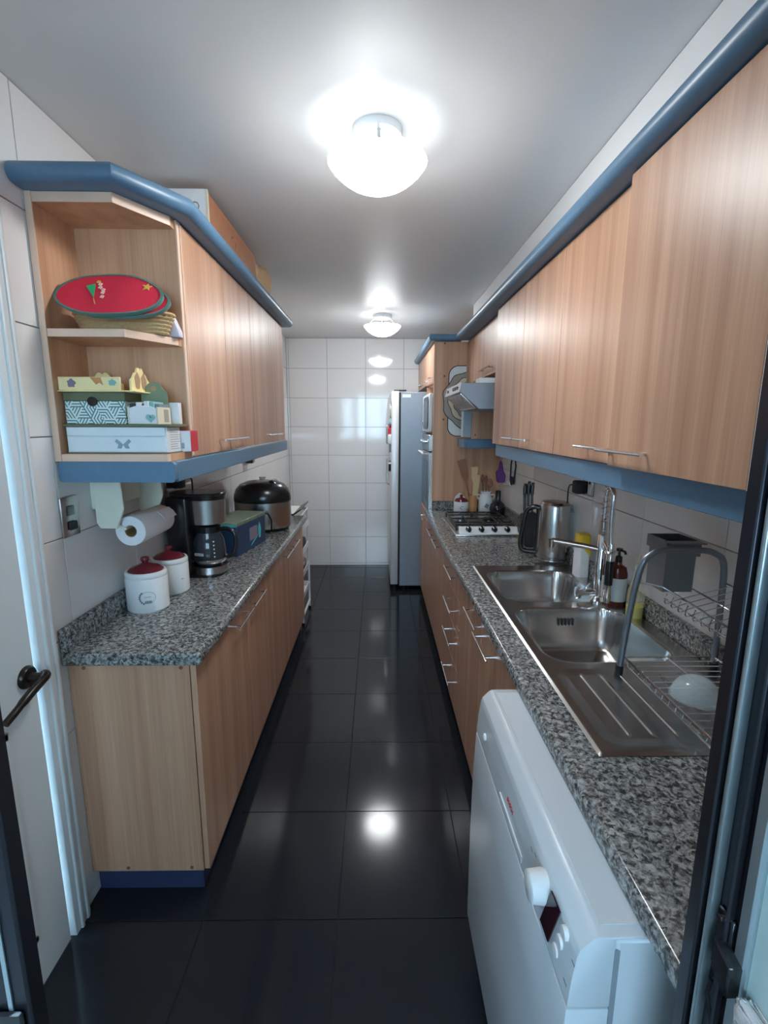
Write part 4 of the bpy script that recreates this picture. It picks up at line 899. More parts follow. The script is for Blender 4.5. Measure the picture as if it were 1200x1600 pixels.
bm = BM(); box(bm, c0-0.006, c1+0.006, 1.236, e0-0.0005, 1.2535, 1.258, 0.0015); box(bm, c0-0.006, c1+0.006, 1.2595, e0-0.0005, 1.215, 1.2535); box(bm, c0-0.006, c0-0.001, e0, e1+0.006, 1.224, 1.258); box(bm, c1+0.001, c1+0.006, e0, e1+0.006, 1.224, 1.258); box(bm, c0-0.001, c1+0.001, e1+0.001, e1+0.006, 1.224, 1.258)
O('hooked_rim', bm, GREYM, t)
bm = BM(); pr = [(0.052*math.cos(a), 0.052*math.sin(a)) for a in [i*PI/2/8 for i in range(9)]]
lathe(bm, [(0.056, -0.002), (0.056, 0.001)]+[(0.052*math.cos(a), 0.05*math.sin(a)) for a in [i*PI/2/8 for i in range(8)]]+[(0, 0.05), (0, 0.0485)]+[(0.0505*math.cos(a), 0.0485*math.sin(a)) for a in [i*PI/2/8 for i in range(7, -1, -1)]], (0.752, 1.028, zl+0.0025), 32)
X('plastic_bowl', bm, BOWLP, 'translucent plastic bowl upside down on the lower tier of the dish rack', 'bowl', (0.752, 1.028, zl))

# ------------------------------------------------------------------ left worktop things
def canister(cx, cy, s, label, deco):
    t = T('canister', label, 'canister', (cx, cy, CT), 'white canisters with burgundy lids')
    bm = BM(); lathe(bm, [(0, CT), (0.066*s, CT), (0.073*s, CT+0.008), (0.073*s, CT+0.122*s), (0.071*s, CT+0.127*s), (0.0725*s, CT+0.131*s), (0.0725*s, CT+0.142*s), (0.069*s, CT+0.148*s), (0.062*s, CT+0.148*s), (0.060*s, CT+0.140*s), (0, CT+0.140*s)], (cx, cy, 0), 40, 1.0, 0.94); O('body', bm, CERAM, t)
    bm = BM(); lathe(bm, [(0, CT+0.1405*s), (0.0595*s, CT+0.1405*s), (0.061*s, CT+0.150*s), (0.05*s, CT+0.159*s), (0.020*s, CT+0.170*s), (0.010*s, CT+0.174*s), (0.011*s, CT+0.178*s), (0.016*s, CT+0.187*s), (0.013*s, CT+0.196*s), (0, CT+0.199*s)], (cx, cy, 0), 36, 1.0, 0.94); O('lid', bm, BURG, t)
    if deco:
        # oval printed badge on the side facing the camera
        def on(u, v):   # u along the circumference (rad), v height
            a = -PI/2+0.42+u; return Vector((cx+0.0738*math.cos(a), cy+0.0738*0.94*math.sin(a), CT+v))
        bm = BM()
        tube(bm, [on(0.36*math.cos(a), 0.062+0.021*math.sin(a)) for a in [2*PI*i/28 for i in range(28)]], 0.0006, 4, True)
        tube(bm, [on(-0.16+0.03*i, 0.064+0.002*math.sin(i*2.2)) for i in range(11)], 0.0009, 4)
        O('oval_badge', bm, INKG, t)
        bm = BM()
        for i in range(7):
            a = 2.35+0.30*i; p = on(0.38*math.cos(a), 0.061+0.025*math.sin(a)); q = bmesh.ops.create_icosphere(bm, subdivisions=1, radius=1)['verts']
            bmesh.ops.transform(bm, matrix=Matrix.Translation(p) @ Matrix.Diagonal((0.0045, 0.0012, 0.004, 1)), verts=q)
        O('fruit_print', bm, PURP, t)
        bm = BM()
        for i in range(9):
            p, q = on(-0.12+0.035*i, 0.040), on(-0.12+0.035*i, 0.050); tube(bm, [p, q], 0.0010 if i % 3 else 0.0016, 4)
        O('barcode_sticker', bm, INKG, t)
    else:
        bm = BM(); tube(bm, [(cx+0.0735*math.cos(a), cy+0.0735*0.94*math.sin(a), CT+0.062+0.004*(i % 2)) for i, a in enumerate((-0.62, -0.55, -0.48))], 0.0012, 4); O('painted_mark', bm, INKG, t)
canister(-0.850, 1.715, 1.0, 'white canister with burgundy lid and oval badge, in front', True)
canister(-0.842, 1.898, 0.98, 'plainer white canister with burgundy lid, behind the other', False)
# socket on left wall
t = T('wall_outlet', 'brushed metal socket plate on the left tiles under the blue valance', 'outlet', (XL, 1.46, 1.22))
O('plate', box(BM(), XL+0.0002, XL+0.009, 1.418, 1.500, 1.225, 1.348, 0.003, 2), STEEL, t)
O('module', box(BM(), XL+0.0091, XL+0.013, 1.442, 1.476, 1.290, 1.320, 0.002), GREYM, t); O('module', box(BM(), XL+0.0091, XL+0.016, 1.442, 1.480, 1.245, 1.272, 0.003), BLACKM, t, label='dark lower module')
# paper towel
t = T('paper_towel_holder', 'cream plastic paper towel holder fixed under the blue valance', 'holder', (XL, 1.72, 1.30))
def plate(y): return prism(BM(), [(XL+0.018, 1.385), (XL+0.108, 1.385), (XL+0.112, 1.29), (XL+0.084, 1.222), (XL+0.030, 1.222), (XL+0.018, 1.24)], 'y', y, y+0.009, 0.002)
O('bracket', plate(1.572), CREAM, t); O('bracket', plate(1.862), CREAM, t)
O('back_plate', box(BM(), XL+0.001, XL+0.030, 1.5815, 1.8615, 1.285, 1.385, 0.003), CREAM, t)
rx, rz = -0.832, 1.208
bm = BM(); tube(bm, [(XL+0.07, 1.5815, 1.24), (rx-0.012, 1.590, rz+0.010), (rx-0.012, 1.845, rz+0.010), (XL+0.07, 1.8615, 1.24)], 0.0045, 8); O('spindle', bm, CREAM, t)
bm = BM(); lathe(bm, [(0.021, 0.0), (0.050, 0.0), (0.051, 0.003), (0.051, 0.232), (0.050, 0.235), (0.021, 0.235), (0.021, 0.0)], (rx, 1.600, rz), 40, axis='y')
t = T('paper_towel_roll', 'white paper towel roll on the cream holder above the canisters', 'paper towel', (rx, 1.6, rz-0.051)); O('roll', bm, PAPER, t)
bm = BM(); prism(bm, [(rx+0.030, rz+0.0425), (rx+0.046, rz+0.029), (rx+0.058, rz+0.012), (rx+0.0595, rz+0.012), (rx+0.0475, rz+0.0305), (rx+0.0305, rz+0.0440)], 'y', 1.735, 1.836); O('loose_sheet', bm, PAPER, t)
bm = BM(); lathe(bm, [(0.0185, 0.001), (0.0208, 0.001), (0.0208, 0.234), (0.0185, 0.234), (0.0185, 0.001)], (rx, 1.600, rz), 28, axis='y'); O('cardboard_core', bm, CARDB, t)

# coffee maker
cmx, cmy = -0.768, 2.150
t = T('coffee_maker', 'black and steel drip coffee maker on the left worktop', 'coffee maker', (cmx, cmy, CT))
bm = BM(); box(bm, XL+0.026, cmx-0.055, cmy-0.088, cmy+0.088, CT+0.012, CT+0.362, 0.012, 3); O('water_tank', bm, BLACK, t)
bm = BM(); prism(bm, rrect(XL+0.026, cmx+0.072, cmy-0.088, cmy+0.088, 0.06, 6), 'z', CT+0.0005, CT+0.0115); O('foot_plate', bm, BLACK, t)
bm = BM(); lathe(bm, [(0.0, CT+0.0116), (0.082, CT+0.0116), (0.080, CT+0.042), (0, CT+0.043)], (cmx, cmy, 0), 40); O('warming_base', bm, STEEL, t)
bm = BM(); lathe(bm, [(0, CT+0.238), (0.079, CT+0.238), (0.083, CT+0.345), (0, CT+0.345)], (cmx, cmy, 0), 40); O('filter_housing', bm, STEEL, t)
bm = BM(); prism(bm, rrect(XL+0.024, cmx+0.083, cmy-0.090, cmy+0.090, 0.075, 8), 'z', CT+0.3625, CT+0.376, 0.004); lathe(bm, [(0.0, CT+0.3455), (0.081, CT+0.3455), (0.083, CT+0.362), (0, CT+0.362)], (cmx, cmy, 0), 40); O('lid', bm, BLACK, t)
bm = BM(); lathe(bm, [(0, CT+0.0435), (0.055, CT+0.0435), (0.071, CT+0.060), (0.075, CT+0.105), (0.067, CT+0.160), (0.050, CT+0.195), (0.052, CT+0.212), (0, CT+0.215)], (cmx, cmy, 0), 36); cf = O('carafe', bm, SMOKE, t, label='smoked glass carafe')
bm = BM(); lathe(bm, [(0.0525, CT+0.193), (0.056, CT+0.194), (0.057, CT+0.222), (0.03, CT+0.232), (0, CT+0.235)], (cmx, cmy, 0), 30); O('carafe_lid', bm, BLACK, cf)
bm = BM(); lathe(bm, [(0.0705, CT+0.058), (0.0735, CT+0.062), (0.0745, CT+0.073), (0.0732, CT+0.073)], (cmx, cmy, 0), 36); O('carafe_band', bm, CHROME, cf)
hd = Vector((0.80, -0.60, 0)).normalized()
def cp(d, z): return (cmx+hd.x*d, cmy+hd.y*d, CT+z)
hd = Vector((1, -0.12, 0)).normalized()
bm = BM(); tube(bm, curve_pts([cp(0.052, 0.205), cp(0.09, 0.210), cp(0.122, 0.190), cp(0.128, 0.14), cp(0.116, 0.095), cp(0.088, 0.080), cp(0.074, 0.085)], 6), 0.009, 10); O('carafe_handle', bm, BLACK, cf)
def fcm(a, r, z): return FR(Vector((cmx+r*math.cos(a), cmy+r*math.sin(a), CT+z)), (-math.sin(a), math.cos(a), 0), (0, 0, 1))
a0 = -PI/2-0.28
O('badge', flat(BM(), rrect(-0.022, 0.022, -0.006, 0.006, 0.002, 2), fcm(a0, 0.0755, 0.103), 0.0012), LABELW, cf)
text('badge_lettering', 'THOMAS', 0.009, INK, cf, fcm(a0, 0.0769, 0.103))
bm = BM()
for k in range(5): flat(bm, [(-0.004, 0.003), (0.004, 0.003), (0, -0.004)], fcm(-PI/2+0.62, 0.0748-0.0005*k-0.0012*max(0, k-1), 0.090+0.017*k), 0.0012)
O('level_marks', bm, LABELW, cf)
# outlet and plug behind it
t = T('wall_outlet', 'white socket plate on the left tiles behind the coffee maker', 'outlet', (XL, 2.2, 1.26))
O('plate', box(BM(), XL+0.0002, XL+0.010, 2.13, 2.26, 1.262, 1.345, 0.003), STEEL, t)
t = T('power_plug', 'black plug in the socket behind the coffee maker', 'plug', (XL+0.01, 2.22, 1.30))
O('plug_body', box(BM(), XL+0.0105, XL+0.055, 2.19, 2.245, 1.272, 1.335, 0.008, 2), BLACKM, t)
bm = BM(); tube(bm, curve_pts([(XL+0.05, 2.245, 1.31), (XL+0.055, 2.30, 1.308), (XL+0.05, 2.33, 1.28), (XL+0.045, 2.335, 1.15), (XL+0.04, 2.33, 0.98)], 5), 0.004, 8); O('cord', bm, BLACKM, t)
# carton with green lid
ca = T('tea_carton', 'dark blue carton with green printed lid between coffee maker and multicooker', 'box', (-0.767, 2.592, CT), None, math.radians(-10))
O('carton_body', box(BM(), -0.085, 0.085, -0.18, 0.18, 0.0005, 0.155, 0.002), NAVY, ca, world=False)
O('lid', box(BM(), -0.087, 0.087, -0.182, 0.182, 0.1555, 0.176, 0.003), GREENL, ca, world=False)
O('lid_edge', box(BM(), -0.0875, 0.0875, -0.1828, -0.1821, 0.156, 0.170), AQUA, ca, world=False)
bm = BM(); prism(bm, ell(0.10, 0.082, 0.018, 0.045, 14, wob=0.12), 'x', 0.0852, 0.0860); prism(bm, [(-0.02, 0.02), (0.0, 0.025), (0.06, 0.05), (0.08, 0.065), (0.05, 0.05), (0.0, 0.035)], 'x', 0.0852, 0.0860); O('side_print', bm, AQUA, ca, world=False)
O('photo_print', box(BM(), 0.0852, 0.0858, -0.03, 0.07, 0.05, 0.12), PURP, ca, world=False)

# multicooker
mx_, my_ = -0.742, 3.10
t = T('multicooker', 'large steel multicooker with black domed lid on the left worktop', 'multicooker', (mx_, my_, CT))
A, Bq = 0.180, 0.158
bm = BM(); lathe(bm, [(0, 0.0005), (0.90, 0.0005), (0.95, 0.02), (0, 0.02)], (mx_, my_, CT), 44, A, Bq); O('foot_ring', bm, BLACK, t)
bm = BM(); lathe(bm, [(0, 0.0205), (0.97, 0.0205), (1.0, 0.035), (1.0, 0.185), (0, 0.185)], (mx_, my_, CT), 56, A, Bq); O('body', bm, STEEL, t)
bm = BM(); lathe(bm, [(0, 0.1855), (1.0, 0.1855), (1.015, 0.195), (1.0, 0.225), (0.93, 0.262), (0.78, 0.293), (0.5, 0.312), (0.2, 0.318), (0, 0.318)], (mx_, my_, CT), 56, A, Bq)
O('lid', bm, BLACK, t)
bm = BM(); prism(bm, [(mx_+0.055, CT+0.319), (mx_+0.075, CT+0.322), (mx_+0.165, CT+0.245), (mx_+0.16, CT+0.228)], 'y', my_-0.06, my_+0.06, 0.004); O('control_panel', bm, DGLASS, t)
bm = BM()
for k in range(4): 
    tube(bm, [(mx_+0.080+0.02*k, my_-0.055, CT+0.3205-0.0171*k), (mx_+0.080+0.02*k, my_+0.055, CT+0.3205-0.0171*k)], 0.0016, 5)
O('panel_trim', bm, CHROME, t)
bm = BM(); lathe(bm, [(0, 0.318), (0.02, 0.318), (0.024, 0.332), (0, 0.335)], (mx_-0.01, my_+0.06, CT), 16); O('steam_valve', bm, WPLAS, t)
bm = BM(); tube(bm, curve_pts([(mx_+0.05, my_-0.148, CT+0.125), (mx_+0.075, my_-0.19, CT+0.128), (mx_+0.095, my_-0.20, CT+0.09), (mx_+0.09, my_-0.185, CT+0.03)], 6), 0.005, 8)
O('carry_handle', bm, BLACK, t)
t = T('wall_outlet', 'white socket with dark adapters on the left tiles behind the multicooker', 'outlet', (XL, 3.5, 1.3))
O('plate', box(BM(), XL+0.0002, XL+0.010, 3.42, 3.56, 1.275, 1.36, 0.003), WPLAS, t); O('adapter', box(BM(), XL+0.0105, XL+0.06, 3.44, 3.49, 1.285, 1.35, 0.004), BLACK, t); O('adapter', box(BM(), XL+0.0105, XL+0.055, 3.495, 3.54, 1.285, 1.345, 0.004), GREYM, t)
bm = BM(); tube(bm, [(LUX-0.02+0.004*math.cos(a)*3, 3.262, 1.70+0.014*math.sin(a)) for a in [2*PI*i/14 for i in range(14)]], 0.0025, 6, True); tube(bm, [(LUX-0.024, 3.262, 1.687), (LUX-0.026, 3.262, 1.60), (LUX-0.026, 3.262, 1.49)], 0.003, 6); box(bm, LUX-0.03, LUX-0.016, 3.2515, 3.264, 1.708, 1.718)
X('hanging_skewer', bm, BLACKM, 'thin black ring-handled rod hanging on the far end of the left wall cupboards', 'utensil', (LUX-0.02, 3.26, 1.49))

# white trolley with trays
t = T('kitchen_trolley', 'narrow white metal trolley with slatted baskets at the far end of the left worktop', 'trolley', (-0.76, 3.76, 0))
tx0, tx1, ty0, ty1 = XL+0.02, -0.578, 3.575, 3.945
for x in (tx0, tx1):
    for y in (ty0, ty1):
        bm = BM(); tube(bm, [(x, y, 0.022), (x, y, 0.872)], 0.009, 10); O('leg', bm, WHITE, t)
        bm = BM(); lathe(bm, [(0, 0), (0.011, 0), (0.012, 0.0215), (0, 0.0215)], (x, y, 0), 10); O('foot_cap', bm, BLACK, t)
bm = BM(); tube(bm, [(tx0, ty0, 0.872), (tx1, ty0, 0.872), (tx1, ty1, 0.872), (tx0, ty1, 0.872)], 0.009, 8, True); O('top_rail', bm, WHITE, t)
bm = BM(); tube(bm, [(tx1, ty0, 0.075), (tx1, ty1, 0.075)], 0.009, 8); O('lower_rail', bm, WHITE, t)
for z in (0.20, 0.375, 0.555, 0.735):
    bm = BM()
    for k in range(2):
        box(bm, tx1-0.003, tx1+0.003, ty0+0.009, ty1-0.009, z+0.0+0.0*k, z+0.045); box(bm, tx0-0.003, tx0+0.003, ty0+0.009, ty1-0.009, z, z+0.045)
        break
    box(bm, tx0+0.004, tx1-0.004, ty0-0.003, ty0+0.003, z, z+0.045); box(bm, tx0+0.004, tx1-0.004, ty1-0.003, ty1+0.003, z, z+0.045)
    box(bm, tx0+0.004, tx1-0.004, ty0+0.004, ty1-0.004, z, z+0.004); O('basket', bm, WHITE, t)
for z, m, nm, lb, h in ((0.739, INKG, 'folded_bag', 'dark folded bag in the top basket of the white trolley', 0.075), (0.559, BLACKM, 'black_pouch', 'black pouch in the second basket of the white trolley', 0.085), (0.379, BURG, 'red_onion_net', 'dark red bundle in the third basket of the white trolley', 0.09)):
    bm = box(BM(), tx0+0.03, tx1-0.012, ty0+0.03, ty1-0.02, z+0.0005, z+h, 0.025, 3); X(nm, bm, m, lb, 'bag', (-0.76, 3.76, z))
t = T('serving_tray', 'white tray with raised black lip on top of the white trolley', 'tray', (-0.75, 3.76, 0.882))
O('tray_surface', box(BM(), XL+0.03, -0.635, 3.575, 3.955, 0.8815, 0.892, 0.003), WHITE, t)
bm = BM(); box(bm, XL+0.03, -0.635, 3.570, 3.5748, 0.8815, 0.896); prism(bm, [(-0.6345, 0.8815), (-0.630, 0.8815), (-0.568, 0.926), (-0.570, 0.932), (-0.577, 0.930), (-0.6345, 0.893)], 'y', 3.57, 3.96); O('lip', bm, BLACK, t)

# ------------------------------------------------------------------ things on the corner shelf
zs_ = 1.8285
bx0, by0 = -0.762, 1.546
t = T('straw_basket', 'oval woven straw basket on the middle corner shelf', 'basket', (bx0, by0, zs_))
bm = BM(); n = 56
for k in range(6):
    rr = 0.80+0.030*k; ring = []
    for i in range(n):
        a = 2*PI*i/n; w_ = 1+0.012*(1 if (i+k) % 2 else -1)
        ring.append((bx0+0.152*rr*w_*math.cos(a), by0+0.062*rr*w_*math.sin(a), zs_+0.007+0.0105*k))
    tube(bm, ring, 0.0063, 6, True)
O('woven_wall', bm, STRAW, t)
bm = BM(); lathe(bm, [(0, 0), (0.80, 0), (0.80, 0.006), (0, 0.006)], (bx0, by0, zs_+0.0003), 36, 0.150, 0.060); O('basket_floor', bm, STRAW, t)
def felt(name, cx, cy, cz, rx, ry, rz_, tiltx, tilty, m, label):
    """limp oval felt mat lying tilted, with a bound edge"""
    t = T(name, label, 'placemat', (cx, cy, cz), 'red felt place mats', rz_)
    M3 = Matrix.Rotation(tilty, 4, 'Y') @ Matrix.Rotation(tiltx, 4, 'X')
    def P(u, a): 
        x, y = u*rx*math.cos(a), u*ry*math.sin(a)
        return M3 @ Vector((x, y, -0.004*(x/rx)**2+0.0015*math.sin(6*x/rx)))
    def N(u, a, h): return P(u, a)+M3.to_3x3() @ Vector((0, 0, h))
    def sheet(r0, r1, h0, h1, nn_=44, k=8):
        bm = BM(); us = [r0+(r1-r0)*i/k for i in range(k+1)]
        top = [[bm.verts.new(N(u, 2*PI*i/nn_, h1)) for i in range(nn_)] for u in us]; bot = [[bm.verts.new(N(u, 2*PI*i/nn_, h0)) for i in range(nn_)] for u in (us[0], us[-1])]
        for A_, B_ in zip(top, top[1:]):
            for i in range(nn_): bm.faces.new((A_[i], A_[(i+1) % nn_], B_[(i+1) % nn_], B_[i]))
        for i in range(nn_):
            j = (i+1) % nn_
            bm.faces.new((top[-1][i], top[-1][j], bot[1][j], bot[1][i])); bm.faces.new((bot[0][i], bot[0][j], top[0][j], top[0][i])); bm.faces.new((bot[1][i], bot[1][j], bot[0][j], bot[0][i]))
        bmesh.ops.remove_doubles(bm, verts=bm.verts, dist=1e-6); bmesh.ops.recalc_face_normals(bm, faces=bm.faces); return bm
    O('felt', sheet(0.0005, 0.95, 0.0, 0.006), m, t, world=False); O('bound_edge', sheet(0.951, 1.0, -0.001, 0.008, k=1), GREYG, t, world=False)
    return t, N
tilt = math.radians(50)
mt1, _ = felt('felt_placemat', -0.752, 1.4945, zs_+0.0885, 0.150, 0.080, 0, tilt-0.02, math.radians(4), RED, 'lower red felt place mat, its rim peeping out at the right')
mt, N = felt('felt_placemat', -0.770, 1.4845, zs_+0.099, 0.153, 0.088, 0, tilt, math.radians(3), RED, 'upper red felt place mat with green tree and gold star')
def applique(name, pts, m):
    bm = BM(); lo, hi = [], []
    for x, y in pts:
        u, a = math.hypot(x/0.153, y/0.088), math.atan2(y/0.088, x/0.153); lo.append(bm.verts.new(N(u, a, 0.0062))); hi.append(bm.verts.new(N(u, a, 0.0082)))
    k = len(pts); bm.faces.new(hi); bm.faces.new(lo[::-1])
    for i in range(k): bm.faces.new((lo[i], lo[(i+1) % k], hi[(i+1) % k], hi[i]))
    bmesh.ops.recalc_face_normals(bm, faces=bm.faces); O(name, bm, m, mt, world=False)
applique('tree_applique', [(-0.072, 0.028), (-0.050, 0.040), (-0.036, -0.018)], GREEN)
applique('star_applique', [(0.098+(0.015 if i % 2 == 0 else 0.006)*math.cos(PI/2+PI*i/5), 0.042+(0.017 if i % 2 == 0 else 0.007)*math.sin(PI/2+PI*i/5)) for i in range(10)], GOLD)
for i, (x, y, m) in enumerate(((-0.044, 0.050, GOLD), (-0.036, 0.040, PINK), (-0.032, 0.026, PINK), (-0.020, 0.016, PINK), (-0.018, 0.004, PINK), (-0.014, -0.014, PINK))):
    applique('bead_applique', [(x-0.005, y-0.003), (x+0.004, y-0.006), (x+0.006, y+0.004), (x-0.003, y+0.007)], m)
applique('stem_applique', [(-0.036, -0.022), (-0.034, -0.022), (-0.022, -0.046), (-0.025, -0.046)], GOLD)
bm = BM(); prism(bm, [(-0.630, zs_+0.0005), (-0.590+0.0, zs_+0.0005), (-0.592, zs_+0.02), (-0.612, zs_+0.066), (-0.622, zs_+0.055), (-0.636, zs_+0.02)], 'y', 1.565, 1.600, 0.006, 2)
bmesh.ops.translate(bm, vec=(-0.018, 0, 0), verts=bm.verts)
X('folded_napkin', bm, LILAC, 'crumpled lilac napkin beside the straw basket', 'napkin', (-0.635, 1.58, zs_))

zb = UZ0+0.0165
# white drawer box
t = T('drawer_box', 'pale distressed wooden box with two drawers and butterfly print, bottom shelf', 'box', (-0.76, 1.51, zb))
O('carcass', box(BM(), -0.918, -0.622, 1.455, 1.548, zb+0.0005, zb+0.078, 0.001), WPLAS, t)
O('base_board', box(BM(), -0.920, -0.618, 1.452, 1.550, zb-0.0, zb+0.0034), OLIVE, t)
O('drawer_front', box(BM(), -0.914, -0.626, 1.450, 1.4548, zb+0.052, zb+0.077, 0.001), PALEW, t); df = O('drawer_front', box(BM(), -0.914, -0.626, 1.450, 1.4548, zb+0.005, zb+0.050, 0.001), PALEW, t)
bm = BM()
for s, w in ((-1, 1), (1, 1)): flat(bm, [(0, 0), (s*0.018, 0.016), (s*0.024, 0.008), (s*0.014, 0.0), (s*0.018, -0.012), (s*0.006, -0.012)], FR(Vector((-0.752, 1.4499, zb+0.027)), (1, 0, 0), (0, 0, 1)), 0.0006)
O('butterfly_print', bm, mat('blue_grey_print', (0.25, 0.36, 0.45), 0.7), df)
bm = BM()
for r in range(9): flat(bm, [(0.006, 0), (0.012+0.05*random.random()+0.04, 0), (0.012+0.05, 0.0014), (0.006, 0.0014)], FR(Vector((-0.6219, 1.468, zb+0.012+0.007*r)), (0, 1, 0), (0, 0, 1)), 0.0004)
O('printed_script', bm, INKG, t)
bm = prism(BM(), [(-0.922, 1.447), (-0.612, 1.447), (-0.610, 1.50), (-0.614, 1.605), (-0.922, 1.605)], 'z', zb+0.0787, zb+0.086, 0.001); X('wooden_tray', bm, OLIVE, 'flat olive green board lying on the pale drawer box', 'board', (-0.76, 1.52, zb+0.0787))
zt = zb+0.0863
# geometric box
t = T('patterned_box', 'olive-lidded box with white and teal geometric pattern and dark round clasp', 'box', (-0.83, 1.51, zt))
def pattern_mat():
    m = bpy.data.materials.new('geometric_weave_print'); m.use_nodes = True; nt = m.node_tree; b = nt.nodes['Principled BSDF']
    g = nt.nodes.new('ShaderNodeNewGeometry'); sp_ = nt.nodes.new('ShaderNodeSeparateXYZ'); nt.links.new(g.outputs['Position'], sp_.inputs[0])
    def math_(op, a, b_=None):
        n = nt.nodes.new('ShaderNodeMath'); n.operation = op
        for i, v in enumerate((a, b_)):
            if v is None: continue
            if isinstance(v, (int, float)): n.inputs[i].default_value = v
            else: nt.links.new(v, n.inputs[i])
        return n.outputs[0]
    u = math_('ADD', sp_.outputs[0], sp_.outputs[1]); v = sp_.outputs[2]; s = 31.0
    r3 = math.sqrt(3)
    p = math_('MULTIPLY', u, s); q = math_('MULTIPLY', v, s)
    d1 = math_('ADD', math_('MULTIPLY', p, r3/2), math_('MULTIPLY', q, 0.5)); d2 = math_('SUBTRACT', math_('MULTIPLY', p, r3/2), math_('MULTIPLY', q, 0.5))
    f1, f2, f3 = math_('FLOOR', d1), math_('FLOOR', d2), math_('FLOOR', q)
    k = math_('MODULO', math_('ADD', math_('ADD', f1, f2), math_('ADD', f3, 300)), 3)
    def stripes(x): return math_('GREATER_THAN', math_('FRACT', math_('MULTIPLY', x, 4.0)), 0.42)
    s0, s1, s2 = stripes(d1), stripes(d2), stripes(q)
    e0 = math_('LESS_THAN', k, 0.5); e2 = math_('GREATER_THAN', k, 1.5); e1 = math_('SUBTRACT', 1.0, math_('ADD', e0, e2))
    o = math_('ADD', math_('ADD', math_('MULTIPLY', e0, s0), math_('MULTIPLY', e1, s1)), math_('MULTIPLY', e2, s2))
    r = ramp(nt, [(0.0, (0.10, 0.22, 0.22)), (1.0, (0.72, 0.85, 0.84))]); nt.links.new(o, r.inputs[0]); nt.links.new(r.outputs[0], b.inputs['Base Color']); b.inputs['Roughness'].default_value = 0.6
    return m
O('body', box(BM(), -0.918, -0.742, 1.462, 1.585, zt, zt+0.066, 0.001), pattern_mat(), t)
O('lid', box(BM(), -0.920, -0.740, 1.460, 1.587, zt+0.0664, zt+0.092, 0.002), OLIVE, t)
bm = BM(); lathe(bm, [(0, 0.001), (0.014, 0.001), (0.0135, -0.004), (0.006, -0.0055), (0, -0.0055)], (-0.835, 1.4600, zt+0.065), 20, axis='y'); O('round_clasp', bm, BRONZE, t)
zy = zt+0.0923
t = T('scalloped_tray_box', 'pale yellow open box with scalloped painted back, on top of the patterned box', 'box', (-0.83, 1.51, zy))
O('front_board', box(BM(), -0.924, -0.745, 1.452, 1.458, zy+0.004, zy+0.042, 0.001), YEL, t)
O('base_board', box(BM(), -0.928, -0.700, 1.446, 1.586, zy, zy+0.0038, 0.001), YEL, t)
def scal(x0, x1, z0, h, n=40): 
    pts = [(x0, z0), (x1, z0)]
    for i in range(n+1):
        u = i/n; pts.append((x1+(x0-x1)*u, z0+h*(0.42+0.55*math.sin(PI*u)**1.5*(0.75+0.25*abs(math.cos(5*PI*u))))))
    return pts
O('back_board', prism(BM(), scal(-0.924, -0.80, zy+0.0042, 0.066), 'y', 1.574, 1.580), YEL, t)
O('end_board', prism(BM(), scal(1.458, 1.574, zy+0.0042, 0.074), 'x', -0.722, -0.716), YEL, t)
O('end_board', box(BM(), -0.923, -0.918, 1.4585, 1.5735, zy+0.0042, zy+0.040), YEL, t)
Fy = FR(Vector((0, 1.4519, 0)), (1, 0, 0), (0, 0, 1))
O('berry_print', flat(BM(), ell(-0.886, zy+0.024, 0.012, 0.012, 14, wob=0.2), Fy, 0.0005), PURP, t); O('leaf_print', flat(BM(), ell(-0.768, zy+0.026, 0.011, 0.009, 12, wob=0.2), Fy, 0.0005), TEALP, t)
O('carrot_print', flat(BM(), [(-0.832, zy+0.041), (-0.80, zy+0.040), (-0.795, zy+0.018), (-0.805, zy+0.026), (-0.815, zy+0.020)], Fy, 0.0005), ORNG, t)
bm = BM(); Fe = FR(Vector((-0.7155, 0, 0)), (0, 1, 0), (0, 0, 1))
for y in (1.495, 1.535): flat(bm, ell(y, zy+0.034, 0.016, 0.024, 16, wob=0.1), Fe, 0.0006)
O('pear_print', bm, BROWNP, t)
# white heart box
t = T('packet_holder', 'white packet box with teal heart and green arched back, holding sachets', 'box', (-0.68, 1.50, zt))
O('front_board', prism(BM(), [(-0.730, zt+0.0005), (-0.650, zt+0.0005), (-0.650, zt+0.046), (-0.668, zt+0.052), (-0.690, zt+0.054), (-0.712, zt+0.052), (-0.730, zt+0.046)], 'y', 1.456, 1.461, 0.0008), WPLAS, t)
O('side_board', box(BM(), -0.6495, -0.6455, 1.4565, 1.545, zt+0.0005, zt+0.050), CREAM2, t); O('side_board', box(BM(), -0.7345, -0.7305, 1.4565, 1.545, zt+0.0005, zt+0.050), CREAM2, t)
O('side_print', box(BM(), -0.6454, -0.6450, 1.497, 1.53, zt+0.006, zt+0.044), TAUPE, t)
bk = [(-0.730, zt+0.0005), (-0.650, zt+0.0005), (-0.650, zt+0.09)] + [(-0.690+0.040*math.cos(a)*(1 if a < 0.3 or a > PI-0.3 else 0.78), zt+0.088+0.040*math.sin(a)) for a in [PI*i/14 for i in range(15)]] + [(-0.730, zt+0.09)]
O('arched_back', prism(BM(), bk, 'y', 1.540, 1.545), SAGE, t)
bm = BM(); lathe(bm, [(0, -0.0006), (0.008, -0.0006), (0.008, 0.001), (0, 0.001)], (-0.690, 1.540, zt+0.108), 14, axis='y'); O('hanging_hole', bm, BROWNP, t)
Fh = FR(Vector((-0.668, 1.4559, zt+0.016)), (1, 0, 0), (0, 0, 1))
bm = BM()
for x, z in ((-0.006, 0.004), (0.006, 0.004)): flat(bm, ell(x, z, 0.008, 0.008, 12), Fh, 0.0005)
flat(bm, [(-0.013, 0.002), (0.013, 0.002), (0, -0.012)], Fh, 0.0006); O('heart_print', bm, TEALP, t)
